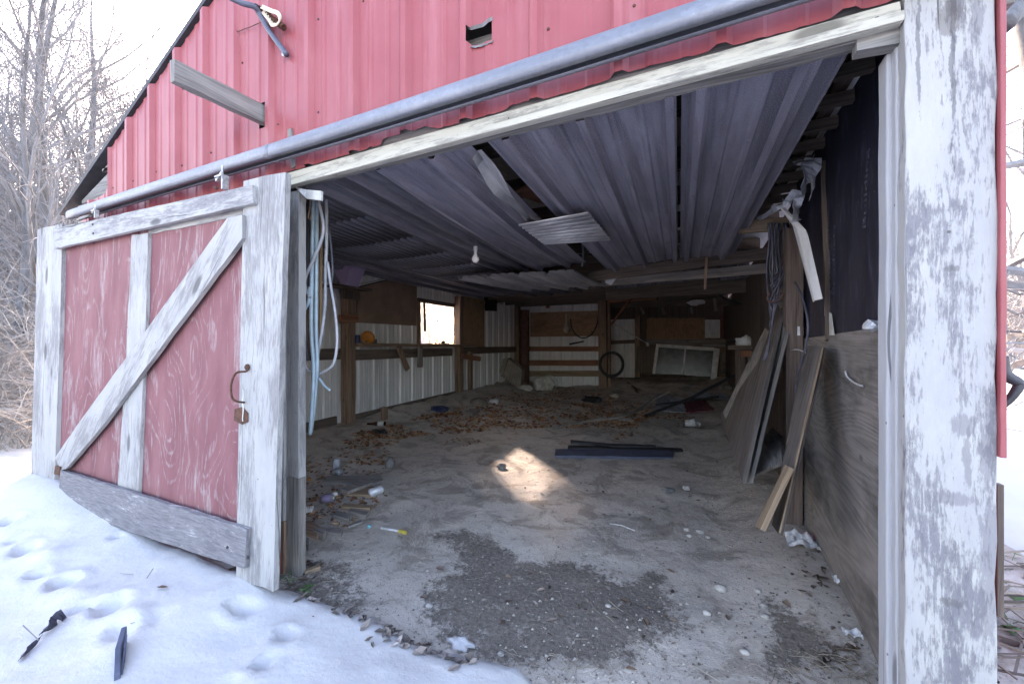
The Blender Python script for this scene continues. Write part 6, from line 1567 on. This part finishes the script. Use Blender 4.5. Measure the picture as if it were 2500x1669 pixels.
for i, (u, dist, k_, s_, lb) in enumerate(bl):
    p_ = at_dist(u, dist); t_ = thing('dry_bush', lb, 'bush', (p_.x, p_.y, snow_z(p_.x, p_.y) - .04), 'dry bushes left of the barn'); t_.rotation_euler = (0, 0, i * 2.1); t_.scale = (s_,) * 3
    o_ = bpy.data.objects.new('stem', BM[k_]); COL.objects.link(o_); o_.parent = t_
# vine outside the window
t = thing('window_vine', 'tangle of bare vines outside the left wall window', 'vine', (XL - .35, (wy0 + wy1) / 2, .1)); rv = random.Random(3)
for i in range(26):
    y = rv.uniform(wy0 - .3, wy1 + .3); z = rv.uniform(.9, 1.4); pts = [V((XL - rv.uniform(.12, .6), y, z))]; a_ = rv.uniform(.3, 2.8)
    for _ in range(7):
        a_ += rv.gauss(0, .35); pts.append(pts[-1] + V((rv.gauss(0, .03), math.cos(a_) * .2, math.sin(a_) * .17)))
    MB().tube(pts, rv.choice([.004, .006, .009]), 4, False).build('vine_stem', M['twig'], t)
# far woods: one dense mass along the skyline
rw = random.Random(77); mb = MB()
def wood_stem(x, y, H):
    p = V((x, y, snow_z(x, y) - .2)); d = V((rw.gauss(0, .05), rw.gauss(0, .05), 1)); top = p + d * H
    mb.tube([p, (p + top) / 2 + V((rw.gauss(0, .2), rw.gauss(0, .2), 0)), top], [.07, .045, .012], 3, False)
    for _ in range(13):
        k_ = rw.uniform(.15, .97); q = p + d * H * k_; a_ = rw.uniform(0, 6.28); L_ = H * .32 * (1.15 - k_)
        e_ = q + V((math.cos(a_) * L_, math.sin(a_) * L_, L_ * rw.uniform(.4, 1.1))); mb.tube([q, e_], [.025, .010], 3, False)
        for _k in range(3):
            q2 = q + (e_ - q) * rw.uniform(.3, .9); a2 = rw.uniform(0, 6.28); mb.tube([q2, q2 + V((math.cos(a2), math.sin(a2), .8)) * L_ * .35], [.013, .008], 3, False)
for _ in range(900):
    u = rw.uniform(-250, 560); dist = rw.uniform(26, 75); q = at_dist(u, dist); wood_stem(q.x, q.y, rw.uniform(6, 13))
for _ in range(240):
    u = rw.uniform(2380, 2700); dist = rw.uniform(48, 85); q = at_dist(u, dist); wood_stem(q.x, q.y, rw.uniform(5, 12))
o = mb.build('far_woods', M['twig'], origin=(0, 0, 0)); tag(o, 'grey mass of leafless woods along the skyline', 'woods', kind='stuff')
# wire fence
def fence(name, pts, label, h=1.1):
    t_ = thing(name, label, 'fence', pts[0])
    for p_ in pts:
        MB().tube([p_ + V((0, 0, -.1)), p_ + V((0, 0, h))], .05, 8).build('fence_post', M['bark'], t_)
    for a, b in zip(pts, pts[1:]):
        for i in range(6):
            z = V((0, 0, h * (.1 + .16 * i))); MB().tube([a + z, b + z], .0035, 4, False).build('wire', M['dkmetal'], t_)
gp = lambda u, d: (lambda q: V((q.x, q.y, snow_z(q.x, q.y))))(at_dist(u, d))
fence('wire_fence', [gp(-60, 11), gp(92, 12), gp(190, 13.5)], 'wire fence with grey posts in the left thicket')
fence('wire_fence', [gp(2475, 40), gp(2540, 40)], 'far wire fence with a single visible post right of the barn', 1.3)
